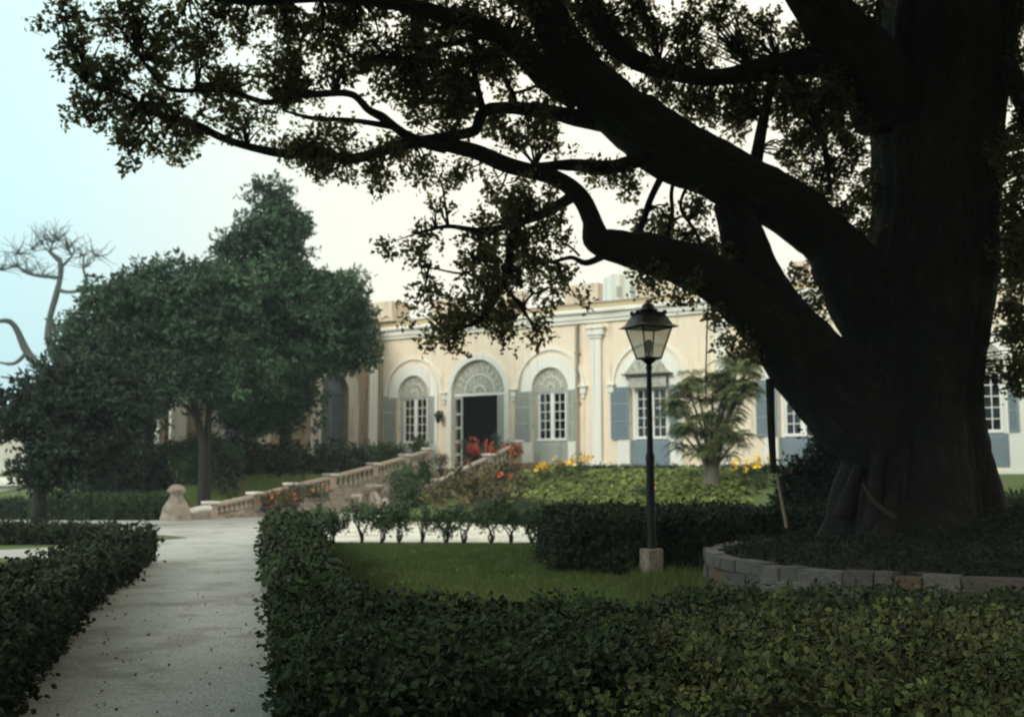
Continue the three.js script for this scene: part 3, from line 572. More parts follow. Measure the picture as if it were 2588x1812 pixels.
const LIMBS = [
  // [points (px, py, depth)], radii in px
  [[[5.4, 2.95, -15], [5.08, 3.63, -15], [4.66, 4.28, -14.9], [4.34, 4.78, -14.9], [3.76, 5.17, -14.7], [3.02, 5.49, -14.5], [2.04, 5.93, -14.3], [1.35, 6.39, -14.2], [0.87, 6.91, -14.1], [0.51, 7.48, -14], [0.25, 8.22, -14], [-0.17, 9.16, -14]], [100, 88, 75, 64, 63, 68, 74, 65, 53, 43, 34, 24]],
  [[[5.36, 1.85, -15], [4.68, 2.45, -14.9], [4, 3.03, -14.7], [3.52, 3.75, -14.6], [3.2, 4.48, -14.6], [2.98, 5.22, -14.6]], [130, 116, 84, 66, 52, 46]],
  [[[4.94, 2.16, -15], [4.1, 2.9, -14.75], [3.43, 3.51, -14.5], [2.89, 3.95, -14.3], [2.41, 4.2, -14.2], [1.87, 4.38, -14.1], [1.43, 4.45, -14], [1.12, 4.54, -14], [1.03, 4.83, -14], [0.88, 5.11, -13.95], [0.56, 5.34, -13.9], [-0.03, 5.48, -13.8], [-0.56, 5.66, -13.7], [-1.24, 5.73, -13.6], [-1.96, 5.49, -13.5], [-2.42, 5.5, -13.4], [-2.87, 5.5, -13.3], [-3.28, 5.56, -13.2], [-3.6, 5.65, -13.1], [-3.87, 5.78, -13], [-4.3, 5.86, -12.9], [-4.69, 6.07, -12.8], [-5.14, 6.22, -12.8]], [110, 84, 68, 60, 54, 46, 40, 36, 22, 21, 19, 18, 17, 14, 12, 12, 11, 9, 9, 8, 7, 5, 3]],
  [[[-0.84, 5.67, -13.65], [-1.25, 5.74, -13.5], [-1.46, 5.83, -13.3], [-1.6, 5.92, -13.2], [-1.76, 5.98, -13.1], [-1.95, 6.14, -13], [-2.37, 6.11, -12.9], [-2.74, 6.08, -12.9], [-2.97, 6.01, -12.9], [-3.44, 6.12, -12.8], [-4.11, 6.11, -12.7], [-4.33, 6.32, -12.7], [-4.53, 6.6, -12.7]], [15, 13, 11, 11, 9, 8, 8, 7, 7, 6, 6, 4, 2]],
  [[[-1.46, 5.83, -13.3], [-2.02, 5.95, -13.4], [-2.53, 6.01, -13.5], [-2.87, 6.1, -13.5]], [8, 6, 5, 3]],
  [[[-1.18, 5.75, -13.6], [-0.79, 5.84, -13.7], [-0.48, 5.95, -13.8], [-0.37, 6.23, -13.9], [-0.05, 6.31, -14], [0.48, 6.29, -14.1], [0.96, 6.22, -14.2], [1.44, 6.2, -14.25]], [12, 12, 13, 14, 15, 17, 22, 30]],
  [[[0.9, 6.51, -14.1], [0.51, 6.69, -14], [0.15, 6.96, -13.8], [-0.21, 7.17, -13.6], [-0.84, 7.32, -13.4], [-1.5, 7.4, -13.2], [-2.35, 7.38, -13], [-3.18, 7.24, -12.8], [-3.91, 7.28, -12.7]], [40, 34, 27, 24, 20, 17, 13, 10, 6]],
  [[[-0.33, 7.16, -13.6], [-0.67, 7.02, -13.5], [-1, 6.89, -13.4], [-1.39, 6.71, -13.3]], [10, 8, 6, 3]],
  [[[-0.37, 6.2, -13.9], [-0.45, 6.53, -13.9], [-0.51, 6.95, -13.9], [-0.44, 7.24, -13.8]], [10, 8, 7, 5]],
  [[[0.07, 6.28, -14], [0.01, 6.52, -14], [-0.12, 6.74, -14], [-0.16, 7.12, -14]], [6, 6, 5, 3]],
  [[[0.01, 6.51, -14], [0.28, 6.63, -14.1], [0.46, 6.78, -14.1]], [4, 4, 4]],
  [[[5.45, 6.7, -15.1], [4.86, 7.16, -14.6], [4.32, 7.5, -14.2], [3.87, 8.16, -14], [3.65, 8.91, -14]], [90, 72, 62, 56, 45]],
  [[[5.05, 7.3, -14.8], [4.31, 7.18, -14.6], [3.67, 7.11, -14.5], [2.88, 6.89, -14.4], [2.36, 6.87, -14.3], [1.59, 7.08, -14.2], [1.21, 7.5, -14.2], [1.04, 8.25, -14.2]], [46, 38, 27, 21, 19, 21, 24, 22]],
  [[[3.64, 7.12, -14.5], [3.5, 6.68, -14.5], [3.39, 6.19, -14.5], [3.31, 5.66, -14.6]], [12, 11, 13, 16]],
  [[[3.7, 7.02, -14.4], [4.02, 6.43, -14.3], [4.18, 5.88, -14.3], [4.24, 5.33, -14.3]], [14, 11, 8, 5]],
  [[[1.22, 4.36, -14], [0.93, 4.21, -13.8], [0.76, 4.26, -13.7], [0.57, 4.2, -13.6], [0.37, 4.14, -13.5]], [9, 7, 5, 4, 2]],
  [[[0.86, 4.29, -13.75], [0.76, 4.38, -13.7], [0.62, 4.45, -13.6]], [3, 3, 2]],
  [[[0.82, 5.14, -13.95], [0.49, 4.88, -13.7], [0.09, 4.67, -13.5], [-0.37, 4.52, -13.3], [-0.78, 4.55, -13.2], [-1.07, 4.47, -13.1]], [14, 13, 11, 7, 5, 3]],
  [[[0.09, 4.67, -13.5], [-0.01, 4.41, -13.4], [-0.04, 4.1, -13.4], [-0.15, 3.78, -13.3], [-0.37, 3.42, -13.2], [-0.69, 3.23, -13.1]], [11, 11, 10, 9, 7, 3]],
  [[[-0.38, 4.52, -13.3], [-0.41, 4.28, -13.3], [-0.53, 3.98, -13.2], [-1.01, 4.02, -13.1]], [5, 4, 3, 2]],
  [[[-0.1, 3.83, -13.3], [0.12, 3.56, -13.3], [0.28, 3.28, -13.3]], [5, 4, 2]],
  [[[2.11, 5.69, -14.4], [1.87, 5.22, -14.35], [1.73, 4.84, -14.3], [1.58, 4.53, -14.1]], [9, 8, 9, 13]], [[[2.23, 5.66, -14.4], [2.14, 5.29, -14.4], [2.13, 4.97, -14.3], [2, 4.52, -14.2]], [6, 5, 5, 7]],
  [[[2.5, 5.6, -14.4], [2.31, 5.29, -14.4], [2.25, 5.03, -14.3], [2.44, 4.72, -14.3], [2.6, 4.25, -14.3]], [5, 4, 4, 4, 6]],
  [[[6.52, 6.64, -15.1], [6.75, 7.34, -14.9], [6.96, 7.95, -14.8], [7.31, 8.93, -14.8]], [60, 42, 34, 28]],
  [[[6.81, 7.41, -14.9], [6.89, 6.65, -14.4], [6.99, 5.85, -14.2], [6.97, 5.01, -14]], [26, 24, 18, 12]],
  [[[1.98, 5.88, -14.3], [1.65, 5.64, -14.1], [1.29, 5.52, -14], [0.82, 5.52, -13.9], [0.3, 5.48, -13.8]], [20, 18, 16, 14, 8]],
];
const nodes = [];
LIMBS.forEach(([pts, radii], i) => {
  const ds = pts.map(p => -p[2]);
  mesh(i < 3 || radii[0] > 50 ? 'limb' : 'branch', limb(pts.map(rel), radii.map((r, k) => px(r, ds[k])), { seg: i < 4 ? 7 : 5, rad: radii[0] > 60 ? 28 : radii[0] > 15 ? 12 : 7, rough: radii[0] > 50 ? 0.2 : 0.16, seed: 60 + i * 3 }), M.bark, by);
  pts.forEach(p => nodes.push(V(...p)));
  for (let k = 0; k < pts.length - 1; k++) nodes.push(V(...pts[k]).lerp(V(...pts[k + 1]), 0.5));
});
LIMBS; // foliage masses [x, y, z, rx, ry, clumps]
const BLOBS = [
  [-5.28, 6.86, -12.8, 0.39, 0.44, 46], [-4.63, 7, -12.8, 0.42, 0.31, 46], [-4.06, 6.68, -12.9, 0.29, 0.29, 26], [-3.88, 7, -13, 0.32, 0.26, 22], [-4.93, 6.22, -12.8, 0.39, 0.26, 34], [-4.49, 6.45, -12.9, 0.31, 0.24, 22], [-4.41, 5.95, -12.9, 0.5, 0.18, 44], [-5.04, 5.91, -12.7, 0.21, 0.18, 16], [-4.62, 5.62, -12.9, 0.31, 0.17, 24], [-4.03, 5.71, -13, 0.29, 0.17, 22], [-4.21, 5.46, -13, 0.14, 0.15, 9], [-4.73, 5.15, -12.8, 0.13, 0.07, 2], [-4.4, 5.08, -12.8, 0.07, 0.06, 2],
  [-3.73, 6.7, -13.1, 0.21, 0.37, 13], [-3.48, 6.34, -13.2, 0.29, 0.24, 20], [-3.66, 6.13, -13.1, 0.32, 0.21, 26], [-3.22, 5.85, -13.1, 0.29, 0.27, 20], [-2.81, 6.45, -13.2, 0.29, 0.38, 36], [-2.68, 6.16, -13.1, 0.32, 0.18, 34], [-3.27, 7.03, -13.2, 0.32, 0.32, 14], [-2.79, 7.07, -13.3, 0.38, 0.32, 36], [-2.3, 7.11, -13.4, 0.33, 0.33, 26], [-2.17, 6.61, -13.3, 0.32, 0.27, 24], [-2.28, 5.78, -13.4, 0.33, 0.14, 18], [-2.56, 5.52, -13.4, 0.35, 0.16, 46], [-2.18, 5.39, -13.5, 0.3, 0.11, 24],
  [-1.77, 7.17, -13.4, 0.38, 0.33, 24], [-1.68, 6.7, -13.4, 0.41, 0.33, 44], [-1.25, 7.02, -13.6, 0.33, 0.33, 34], [-1.4, 6.39, -13.5, 0.44, 0.27, 50], [-1.07, 6.72, -13.6, 0.39, 0.33, 60], [-0.85, 6.4, -13.7, 0.39, 0.33, 50], [-1.52, 5.66, -13.6, 0.33, 0.17, 18], [-1.68, 5.32, -13.6, 0.28, 0.12, 18], [-1.18, 5.43, -13.6, 0.3, 0.14, 14], [-0.9, 5.99, -13.7, 0.33, 0.2, 18], [-0.62, 6.26, -13.8, 0.28, 0.28, 26], [-0.51, 6.95, -13.9, 0.4, 0.34, 46], [-0.74, 7.3, -13.7, 0.39, 0.22, 30], [-0.11, 6.75, -14, 0.34, 0.34, 44], [-0.05, 7.54, -14, 0.45, 0.34, 60], [0.3, 6.21, -14, 0.45, 0.26, 34], [-0.11, 6.06, -14, 0.34, 0.17, 16], [0.25, 5.79, -14, 0.51, 0.19, 26], [-0.5, 5.34, -13.7, 0.33, 0.14, 10], [-0.77, 5.06, -13.5, 0.22, 0.16, 7], [-0.98, 4.73, -13.3, 0.22, 0.16, 5], [-0.21, 5.09, -13.6, 0.28, 0.17, 7],
  [0.68, 7.21, -14.4, 0.47, 0.47, 60], [1.42, 7.63, -14.5, 0.53, 0.47, 64], [1.17, 7.06, -14.5, 0.35, 0.35, 30], [2.07, 7.69, -14.8, 0.48, 0.48, 36], [2.8, 7.91, -15, 0.55, 0.43, 48], [3.43, 7.77, -15, 0.43, 0.43, 40], [2.63, 7.3, -14.8, 0.48, 0.27, 34], [2.05, 6.88, -14.7, 0.42, 0.24, 28], [2.68, 6.66, -14.8, 0.42, 0.24, 46], [3.1, 6.41, -14.8, 0.27, 0.33, 30], [3.36, 6.86, -14.8, 0.3, 0.3, 30], [3.89, 6.69, -14.7, 0.36, 0.36, 70], [4.32, 6.63, -14.7, 0.42, 0.36, 64], [4.18, 7.43, -14.8, 0.48, 0.3, 70], [4.67, 6.92, -14.8, 0.3, 0.36, 46], [4.15, 6.09, -14.6, 0.33, 0.36, 46], [4.58, 6.22, -14.8, 0.27, 0.3, 14], [3.8, 5.93, -14.9, 0.24, 0.27, 14], [4.25, 5.52, -14.8, 0.36, 0.27, 26], [4.75, 5.7, -15, 0.24, 0.34, 20], [4.61, 5.2, -15, 0.24, 0.21, 12], [4.85, 4.88, -15, 0.16, 0.18, 12], [1, 7.93, -14.6, 0.53, 0.36, 70],
  [1.14, 5.48, -14.3, 0.35, 0.15, 14], [1.51, 5.48, -14.4, 0.29, 0.14, 14], [1.95, 5.04, -14.6, 0.33, 0.27, 16], [2.49, 4.98, -14.6, 0.3, 0.27, 15], [2.66, 4.55, -14.6, 0.27, 0.2, 14], [2.23, 4.65, -14.5, 0.29, 0.15, 10], [4.19, 4.26, -15.4, 0.31, 0.38, 20], [4.43, 3.81, -15.4, 0.25, 0.25, 14],
  [-0.04, 4.77, -13.5, 0.41, 0.27, 41], [0.24, 5, -13.7, 0.33, 0.22, 20], [0.46, 4.71, -13.7, 0.25, 0.22, 20], [0.12, 4.43, -13.5, 0.38, 0.22, 26], [-0.48, 4.36, -13.3, 0.27, 0.22, 12], [-0.96, 4.49, -13.1, 0.27, 0.11, 7], [-0.32, 4.06, -13.3, 0.38, 0.27, 31], [0.01, 3.96, -13.4, 0.33, 0.24, 23], [0.43, 4.04, -13.5, 0.33, 0.25, 17], [0.62, 3.87, -13.5, 0.16, 0.19, 6], [-0.42, 3.68, -13.2, 0.35, 0.24, 29], [-0.69, 3.37, -13.1, 0.32, 0.21, 27], [-0.79, 3.18, -13.1, 0.21, 0.12, 10], [-0.21, 3.39, -13.3, 0.32, 0.19, 19], [-0.15, 3.15, -13.3, 0.14, 0.12, 5], [0.23, 3.57, -13.4, 0.3, 0.22, 14], [0.34, 3.32, -13.4, 0.15, 0.11, 5], [-1.12, 4.07, -13.1, 0.21, 0.27, 8], [-1, 3.68, -13, 0.21, 0.21, 6], [-1.19, 3.51, -13, 0.18, 0.13, 4], [-1.3, 4.33, -13, 0.21, 0.13, 4], [0.79, 3.6, -13.6, 0.17, 0.1, 2], [0.57, 4.34, -13.6, 0.28, 0.11, 6],
  [1.74, 4.02, -14, 0.23, 0.08, 10], [2.27, 3.88, -14.1, 0.29, 0.1, 12], [2.63, 3.69, -14.2, 0.17, 0.09, 5], [2.99, 3.27, -14.3, 0.2, 0.23, 8], [3.17, 3.12, -14.3, 0.12, 0.23, 5],
  [4.92, 8.04, -15, 0.37, 0.3, 40], [6.43, 8.19, -15.2, 0.43, 0.25, 40], [7.1, 7.97, -15, 0.3, 0.37, 40], [6.82, 4.55, -14.6, 0.2, 0.42, 26], [6.79, 5.15, -14.8, 0.16, 0.36, 12], [4.99, 6.34, -15.2, 0.25, 0.37, 20], [5.09, 5.53, -15.3, 0.19, 0.37, 16],
  [6.47, 4.38, -13.8, 0.2, 0.5, 50], [6.44, 3.41, -13.8, 0.18, 0.34, 36], [6.62, 5.49, -14, 0.2, 0.45, 34], [-0.86, 7.61, -13.8, 0.45, 0.17, 34], [-2.21, 7.42, -13.5, 0.38, 0.16, 26], [-2.97, 7.33, -13.3, 0.32, 0.16, 22], [-1.42, 7.34, -13.6, 0.33, 0.17, 22], [-3.58, 7.22, -13.1, 0.32, 0.16, 18], [0.19, 7.32, -14.2, 0.29, 0.23, 26], [-0.52, 7.18, -14, 0.28, 0.17, 18],
  [6.75, 8.06, -15.2, 0.37, 0.31, 30], [7, 7.18, -14.8, 0.24, 0.54, 50], [6.88, 6.25, -14.5, 0.2, 0.35, 26], [6.78, 4.99, -14.4, 0.15, 0.41, 22], [6.76, 5.59, -14.6, 0.13, 0.36, 9], [6.56, 2.88, -14.2, 0.2, 0.32, 34], [6.76, 4.02, -14.4, 0.14, 0.41, 12],
];
{
  const leaves = [], twig = [];
  for (const [x, y, z, rx, ry, n0] of BLOBS) {
    const n = n0 * (x > 1.4 ? 1.45 : 1.1);
    const c = V(x, y, z); let best = nodes[0]; for (const q of nodes) if (q.distanceTo(c) < best.distanceTo(c)) best = q;
    const groups = Math.max(1, Math.round(n / 3.2));
    for (let g = 0; g < groups; g++) {
      const d = randDir(R), q = Math.pow(R(), 0.4), e = V(x + d.x * rx * q, y + d.y * ry * q, z + d.z * 0.75 * (0.5 * rx + 0.5) * q);
      const from = best.distanceTo(e) < 1.6 ? best : c, mid = from.clone().lerp(e, 0.5).add(V(rr(-0.1, 0.1), rr(-0.02, 0.14), rr(-0.1, 0.1)));
      twig.push(limb([rel(from.toArray()), rel(mid.toArray()), rel(e.toArray())], [0.018, 0.012, 0.005], { seg: 3, rad: 4, rough: 0, closed: false }));
      const k0 = rr(0.6, 1.3), m = Math.round(n / groups);
      for (let k = 0; k < m; k++) { const w = randDir(R).multiplyScalar(rr(0, 0.22)), kk = k0 * rr(0.8, 1.25), pp = rel([e.x + w.x, e.y + w.y * 0.7, e.z + w.z]); leaves.push({ p: pp.toArray(), s: rr(0.6, 1.0), c: [kk * rr(1, 1.25), kk, kk * 0.9] }); }
    }
  }
  mesh('twigs', twig, M.bark, by);
  scatter('crown', C.banyan, L.banyan, leaves, by);
  // the rest of the crown, overhead and behind the camera's upper edge
  const high = [];
  for (let i = 0; i < 3800; i++) {
    const a = rr(0, 6.2832), r = 13.5 * Math.sqrt(R()), x = banyanAt[0] - 2.5 + r * Math.cos(a) * 1.05, z = -13.5 + r * Math.sin(a) * 0.95, d = -z, dome = 7.0 + 7.5 * Math.sqrt(Math.max(0, 1 - (r / 14.5) ** 2)), y = dome * rr(0.62, 1.02);
    if (y < 4.2) continue;
    if (d > 0 && y < 1.55 + 0.455 * d + 0.9 && Math.abs(x) < 0.48 * d + 1.9) continue;
    const k = rr(0.6, 1.3); high.push({ p: rel([x, y, z]).toArray(), s: rr(0.9, 1.5), c: [k, k, k * 0.9] });
  }
  scatter('crown', C.banyanBig, L.banyan, high, by);
}
// aerial roots hanging to the ground
{
  const roots = [[[[2.57, 3.84, -14.2], [2.54, 3.28, -14.2], [2.51, 2.44, -14.2]], [0.012, 0.009, 0.006]], [[[3.42, 2.78, -14.5], [3.4, 2.19, -14.4], [3.42, 1.55, -14.4]], [0.055, 0.05, 0.045]]];
  for (const [p, r] of roots) mesh('aerial_root', limb(p.map(rel), r, { seg: 6, rad: 7, rough: 0.15, seed: 5 }), M.bark, by);
  const s = thing('wooden_stake', 'thin pale stake leaning under the dark aerial root', 'stake', [0, 0, 0]);
  const a = [3.57, 0.99, -14.4], b = [3.43, 1.67, -14.4]; s.position.set(...a);
  mesh('stake', limb([V(0, -0.15, 0), V(b[0] - a[0], b[1] - a[1], b[2] - a[2])], [0.022, 0.018], { seg: 4, rad: 6, rough: 0.05 }), M.wood, s);
  const r2 = mesh('surface_root', limb([[4.32, 1.41, -13.6], [4.38, 1.2, -13.4], [4.58, 1, -13.2]].map(rel), [0.015, 0.03, 0.035], { seg: 5, rad: 7, rough: 0.3, seed: 9 }), M.rootPale, by); void r2;
}
// ---------------------------------------------------------------- raised bed round the banyan: curved stone wall
const BC = [6.48, -14.6], BR = 3.85;
const mound = (x, z) => { const r = Math.hypot(x - BC[0], z - BC[1]) / BR; return 0.38 + 0.5 * (1 - sm(r, 0.15, 1)); };
{
  const w = thing('stone_wall', 'low curved stone retaining wall of the bed under the banyan', 'wall', [BC[0], 0, BC[1]]);
  const tones = [[0.17, 0.165, 0.16], [0.13, 0.125, 0.12], [0.16, 0.115, 0.085], [0.13, 0.11, 0.105], [0.18, 0.17, 0.155], [0.11, 0.105, 0.1]].map((c, i) => std([1, 1, 1], 0.95, { map: stoneMap(c, 200 + i * 5), bumpMap: soilBump, bumpScale: 0.02 }));
  let a = -0.3;
  const arc = (a0, a1, y0, y1, r0, r1) => { const g = new RoundedBoxGeometry(1, 1, 1, 2, 0.04), p = g.attributes.position; for (let i = 0; i < p.count; i++) { const A = a0 + (p.getX(i) + 0.5) * (a1 - a0), r = r0 + (p.getZ(i) + 0.5) * (r1 - r0), y = y0 + (p.getY(i) + 0.5) * (y1 - y0); p.setXYZ(i, Math.cos(A) * r, y, Math.sin(A) * r); } g.computeVertexNormals(); return g; };
  const rough = g => { const p = g.attributes.position; for (let i = 0; i < p.count; i++) { const x = p.getX(i), y = p.getY(i), z = p.getZ(i), f = 0.045 * (fbm(x * 9 + 70, y * 9 + z * 9 + 300, 4096, 3, 33) - 0.5); p.setXYZ(i, x * (1 + f * 0.35), y + f * 0.6, z * (1 + f * 0.35)); } g.computeVertexNormals(); return g; };
  const courses = [[-0.05, 0.16], [0.165, 0.34], [0.345, 0.5]];
  courses.forEach(([y0, y1], row) => { for (a = 0.2 + row * 0.04; a < 5.9;) {
    const da = rr(0.05, 0.17), e = rr(-0.02, 0.03);
    mesh('stone', rough(arc(a, a + da - 0.004, y0, y1 + (row > 1 ? rr(-0.025, 0.015) : 0), BR - 0.16, BR + 0.05 + e)), tones[Math.floor(rr(0, 6))], w); a += da;
  } });
  mesh('mortar', [arc(0.2, 2.0, -0.05, 0.46, BR - 0.14, BR + 0.03), arc(2.0, 4.0, -0.05, 0.46, BR - 0.14, BR + 0.03), arc(4.0, 5.9, -0.05, 0.46, BR - 0.14, BR + 0.03)].map(g => g), std([0.1, 0.095, 0.085], 1), w);
  const g = new THREE.CircleGeometry(BR - 0.1, 48, 0, Math.PI * 2); g.rotateX(-Math.PI / 2);
  const disc = new THREE.RingGeometry(0.01, BR - 0.1, 48, 14); disc.rotateX(-Math.PI / 2); const p = disc.attributes.position, uv = disc.attributes.uv;
  for (let i = 0; i < p.count; i++) { const x = p.getX(i) + BC[0], z = p.getZ(i) + BC[1]; p.setXYZ(i, x, mound(x, z), z); uv.setXY(i, x, z); }
  disc.computeVertexNormals(); struct('planting_bed', disc, M.soil, 'dark soil of the raised bed under the banyan');
  const list = [];
  for (let i = 0; i < 2600; i++) { const a = rr(0, 6.283), r = (BR - 0.25) * Math.sqrt(R()), x = BC[0] + r * Math.cos(a), z = BC[1] + r * Math.sin(a); if (Math.hypot(x - banyanAt[0], z - banyanAt[2]) < 1.15 || (z > -12 && r > 3.3 && R() < 0.6)) continue; const k = rr(0.35, 0.95); list.push({ p: [x, mound(x, z) + rr(0, 0.14), z], s: rr(0.6, 1.2), c: [k, k, k] }); }
  const gc = scatter('ground_cover', C.cover, L.darkShrub, list, scene, 'stuff'); gc.userData.label = 'dark leafy ground cover in the banyan bed';
}

// fallen leaves on the near path
{
  const list = []; spread([[-2.9, -5], [-0.8, -5], [-3.2, -15], [-5.3, -15]], 170, (x, z) => { if (R() < 0.5 && x < -0.25 * -z) return; const k = rr(0.5, 1.4); list.push({ p: [x, 0.018, z], s: rr(0.3, 0.6), c: [k * 1.2, k * 1.1, k * 0.9] }); });
  for (let i = 0; i < 200; i++) { const d = 5 + 14 * R() * R(), left = R() < 0.5, x = left ? -0.42 * d + 0.1 * Math.pow(R(), 2) * d - 0.05 + (d < 7 ? 0 : 0.08 * d - 0.02 * d) : -0.212 * d - 0.06 * Math.pow(R(), 2) * d, k = rr(0.3, 1.1); list.push({ p: [x, 0.018, -d], s: rr(0.3, 0.65), c: [k * 1.2, k * 1.1, k * 0.9] }); }
  const g = scatter('fallen_leaves', clumpGeo(31, 2, 0.04, 0.05, 0.03, 2), L.rust, list, scene, 'stuff'); g.userData.label = 'fallen leaves scattered on the gravel path';
}
// ---------------------------------------------------------------- hedges
function hedge(label, pts, h, { geo = C.hedge, mat = L.hedge, dens = 170, s = [0.8, 1.2], col = [0.6, 1.35], base, core = true, fray = 0, bumps = 0.08, name = 'hedge', category = 'hedge', inset = 0.1, warm = 0 } = {}) {
  const cx = pts.reduce((q, p) => q + p[0], 0) / pts.length, cz = pts.reduce((q, p) => q + p[1], 0) / pts.length, t = thing(name, label, category, [cx, 0, cz]);
  const hgt = (x, z) => (typeof h === 'function' ? h(x, z) : h) + bumps * 2 * (fbm(x * 1.6 + 100, z * 1.6 + 200, 4096, 3, 12) - 0.5), gy = base ?? (() => 0), list = [];
  const put = (x, y, z) => { x += fray * (R() + R() - 1); z += fray * 0.6 * (R() + R() - 1); const dist = Math.max(1, Math.hypot(x, z) / 7.5); if (geo !== C.hedgeFar && R() > 1 / Math.pow(dist, 1.25)) return; const k = rr(...col), w = warm * R(), grow = geo === C.hedgeFar ? 1 : Math.pow(dist, 0.6); const odd = R(); if (odd < 0.05 && geo !== C.shrub) { list.push({ p: [x - cx, y + rr(0.03, 0.12), z - cz], s: rr(0.45, 0.8) * grow, c: [k * 1.5, k * 1.5, k] }); return; } if (odd > 0.965) { list.push({ p: [x - cx, y, z - cz], s: rr(0.4, 0.7) * grow, c: [k * 2.2, k * 1.2, k * 0.9] }); return; }
    list.push({ p: [x - cx, y, z - cz], s: rr(...s) * grow, c: [k * (rr(0.9, 1.15) + w), k, k * rr(0.75, 1.05)] }); };
  spread(pts, Math.round(area(pts) * dens), (x, z) => put(x, gy(x, z) + hgt(x, z) - 0.05 * R() - (R() < 0.25 ? 0.1 : 0), z));
  for (let i = 0; i < pts.length; i++) {
    const a = pts[i], b = pts[(i + 1) % pts.length], len = Math.hypot(b[0] - a[0], b[1] - a[1]), hh = typeof h === 'function' ? 0.6 : h;
    for (let k = 0; k < len * hh * dens; k++) { const f = R(), x = a[0] + (b[0] - a[0]) * f + rr(-0.05, 0.05), z = a[1] + (b[1] - a[1]) * f + rr(-0.05, 0.05); put(x, gy(x, z) + hgt(x, z) * R(), z); }
  }
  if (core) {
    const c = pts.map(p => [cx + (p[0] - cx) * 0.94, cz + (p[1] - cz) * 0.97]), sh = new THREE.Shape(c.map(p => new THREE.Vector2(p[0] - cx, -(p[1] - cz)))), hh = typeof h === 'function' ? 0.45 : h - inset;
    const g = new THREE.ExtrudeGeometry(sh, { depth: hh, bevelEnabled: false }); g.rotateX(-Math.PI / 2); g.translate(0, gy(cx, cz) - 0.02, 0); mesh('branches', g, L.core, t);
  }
  scatter('foliage', geo, mat, list, t); return t;
}
hedge('narrow clipped hedge running along the right edge of the path', [[-1.5, -7.6], [-5.12, -23.8], [-4.5, -24], [-3.82, -20.8], [-2.3, -13.3], [-1.5, -9.6], [-1.0, -8.2]], 0.58, { dens: 190 });
hedge('broad dark clipped hedge along the left side of the path', [[-6.25, -19.2], [-4.7, -12.2], [-3.3, -7.5], [-2.55, -5], [-5, -5], [-5.6, -11.7], [-5.35, -12.8], [-6.8, -18.9]], 0.54, { dens: 125, col: [0.4, 1.0] });
hedge('dark leafy hedge across the bottom middle of the foreground', [[-1.0, -5.5], [-1.46, -7.5], [-0.8, -8.5], [-0.1, -7.9], [0.7, -8.6], [0.75, -5.7], [0, -5.75]], 0.56, { dens: 210, bumps: 0.1, col: [0.5, 1.3] });
hedge('loose dark shrubs between the lawn and the bright ground cover', [[0.75, -7.3], [0.7, -8.7], [1.5, -10.1], [2.6, -10.6], [4.4, -10.4], [5.8, -10.2], [6.5, -7.3]], 0.4, { dens: 150, bumps: 0.12, col: [0.45, 1.25], name: 'shrub_border', category: 'shrubs' });
hedge('bright yellow-green ground cover bed in the right foreground', [[0.7, -5.0], [0.72, -7.4], [2, -8.2], [4.2, -8.0], [4.6, -5.0]], 0.5, { geo: C.cover, mat: L.cover, dens: 130, bumps: 0.16, col: [0.3, 1.9], fray: 0.55, name: 'ground_cover_bed', category: 'ground cover', warm: 0.3 }).userData.kind = 'stuff';
hedge('dim dark green ground cover at the bottom right corner', [[4.6, -4.8], [4.2, -8.0], [5, -9], [8, -9.5], [8, -4.8]], 0.38, { geo: C.cover, mat: L.hedge, dens: 85, fray: 0.5, bumps: 0.14, col: [0.4, 1.1], name: 'ground_cover_bed', category: 'ground cover' }).userData.kind = 'stuff';
hedge('dark rounded hedge at the right end of the lawn behind the lamp post', [[0.75, -17.2], [0.55, -20], [1.2, -22.6], [3.4, -21.6], [6.5, -20.6], [6.5, -18.8], [3.2, -17.6], [1.8, -16.8]], 0.78, { geo: C.hedgeFar, dens: 66, bumps: 0.12, col: [0.4, 1.0] });
hedge('low dark hedge on the grass island left of the path', [[-13, -24.9], [-8.9, -25.0], [-8.8, -24.2], [-13, -23.7]], 0.32, { geo: C.hedgeFar, dens: 80, col: [0.4, 0.9] });
hedge('lighter green clipped hedge behind the forecourt on the left', [[-15.6, -36.0], [-11.5, -36.0], [-11.3, -38.0], [-15.6, -38.0]], 0.7, { geo: C.hedgeFar, dens: 70, col: [0.9, 1.7] });
hedge('low hedge along the foot of the wing wall', [world(-5.6, 0, 3.5), world(-4.9, 0, 3.0), world(-4.6, 0, 10), world(-5.4, 0, 10.4)].map(p => [p[0], p[2]]), 0.5, { geo: C.hedgeFar, dens: 60, col: [0.5, 1], base: terrain });
hedge('dark shrubs filling the bank behind the long balustrade', [[-10.79, 0.52, -39.5], [-8.9, 0.99, -43.4], [-6.17, 1.74, -48], [-7.04, 1.95, -50], [-10.18, 1.37, -46], [-11.46, 1.04, -42.5]].map(p => [p[0], p[2]]), 0.55, { geo: C.shrub, mat: L.darkShrub, dens: 22, col: [0.7, 2.2], base: terrain, core: false, bumps: 0.3, name: 'shrub_border', category: 'shrubs' });
hedge('low dark hedge beyond the forecourt at the far left', [[-30, -37.0], [-16, -37.0], [-16, -40], [-30, -40]], 0.5, { geo: C.hedgeFar, dens: 30, col: [0.5, 1.1] });
hedge('low dark green hedge along the foot of the villa front', [world(4.5, 0, 0.7), world(17, 0, 0.7), world(17, 0, 1.7), world(4.5, 0, 1.7)].map(p => [p[0], p[2]]), 0.42, { geo: C.hedgeFar, dens: 60, col: [0.6, 1.3], base: () => 1.28 });
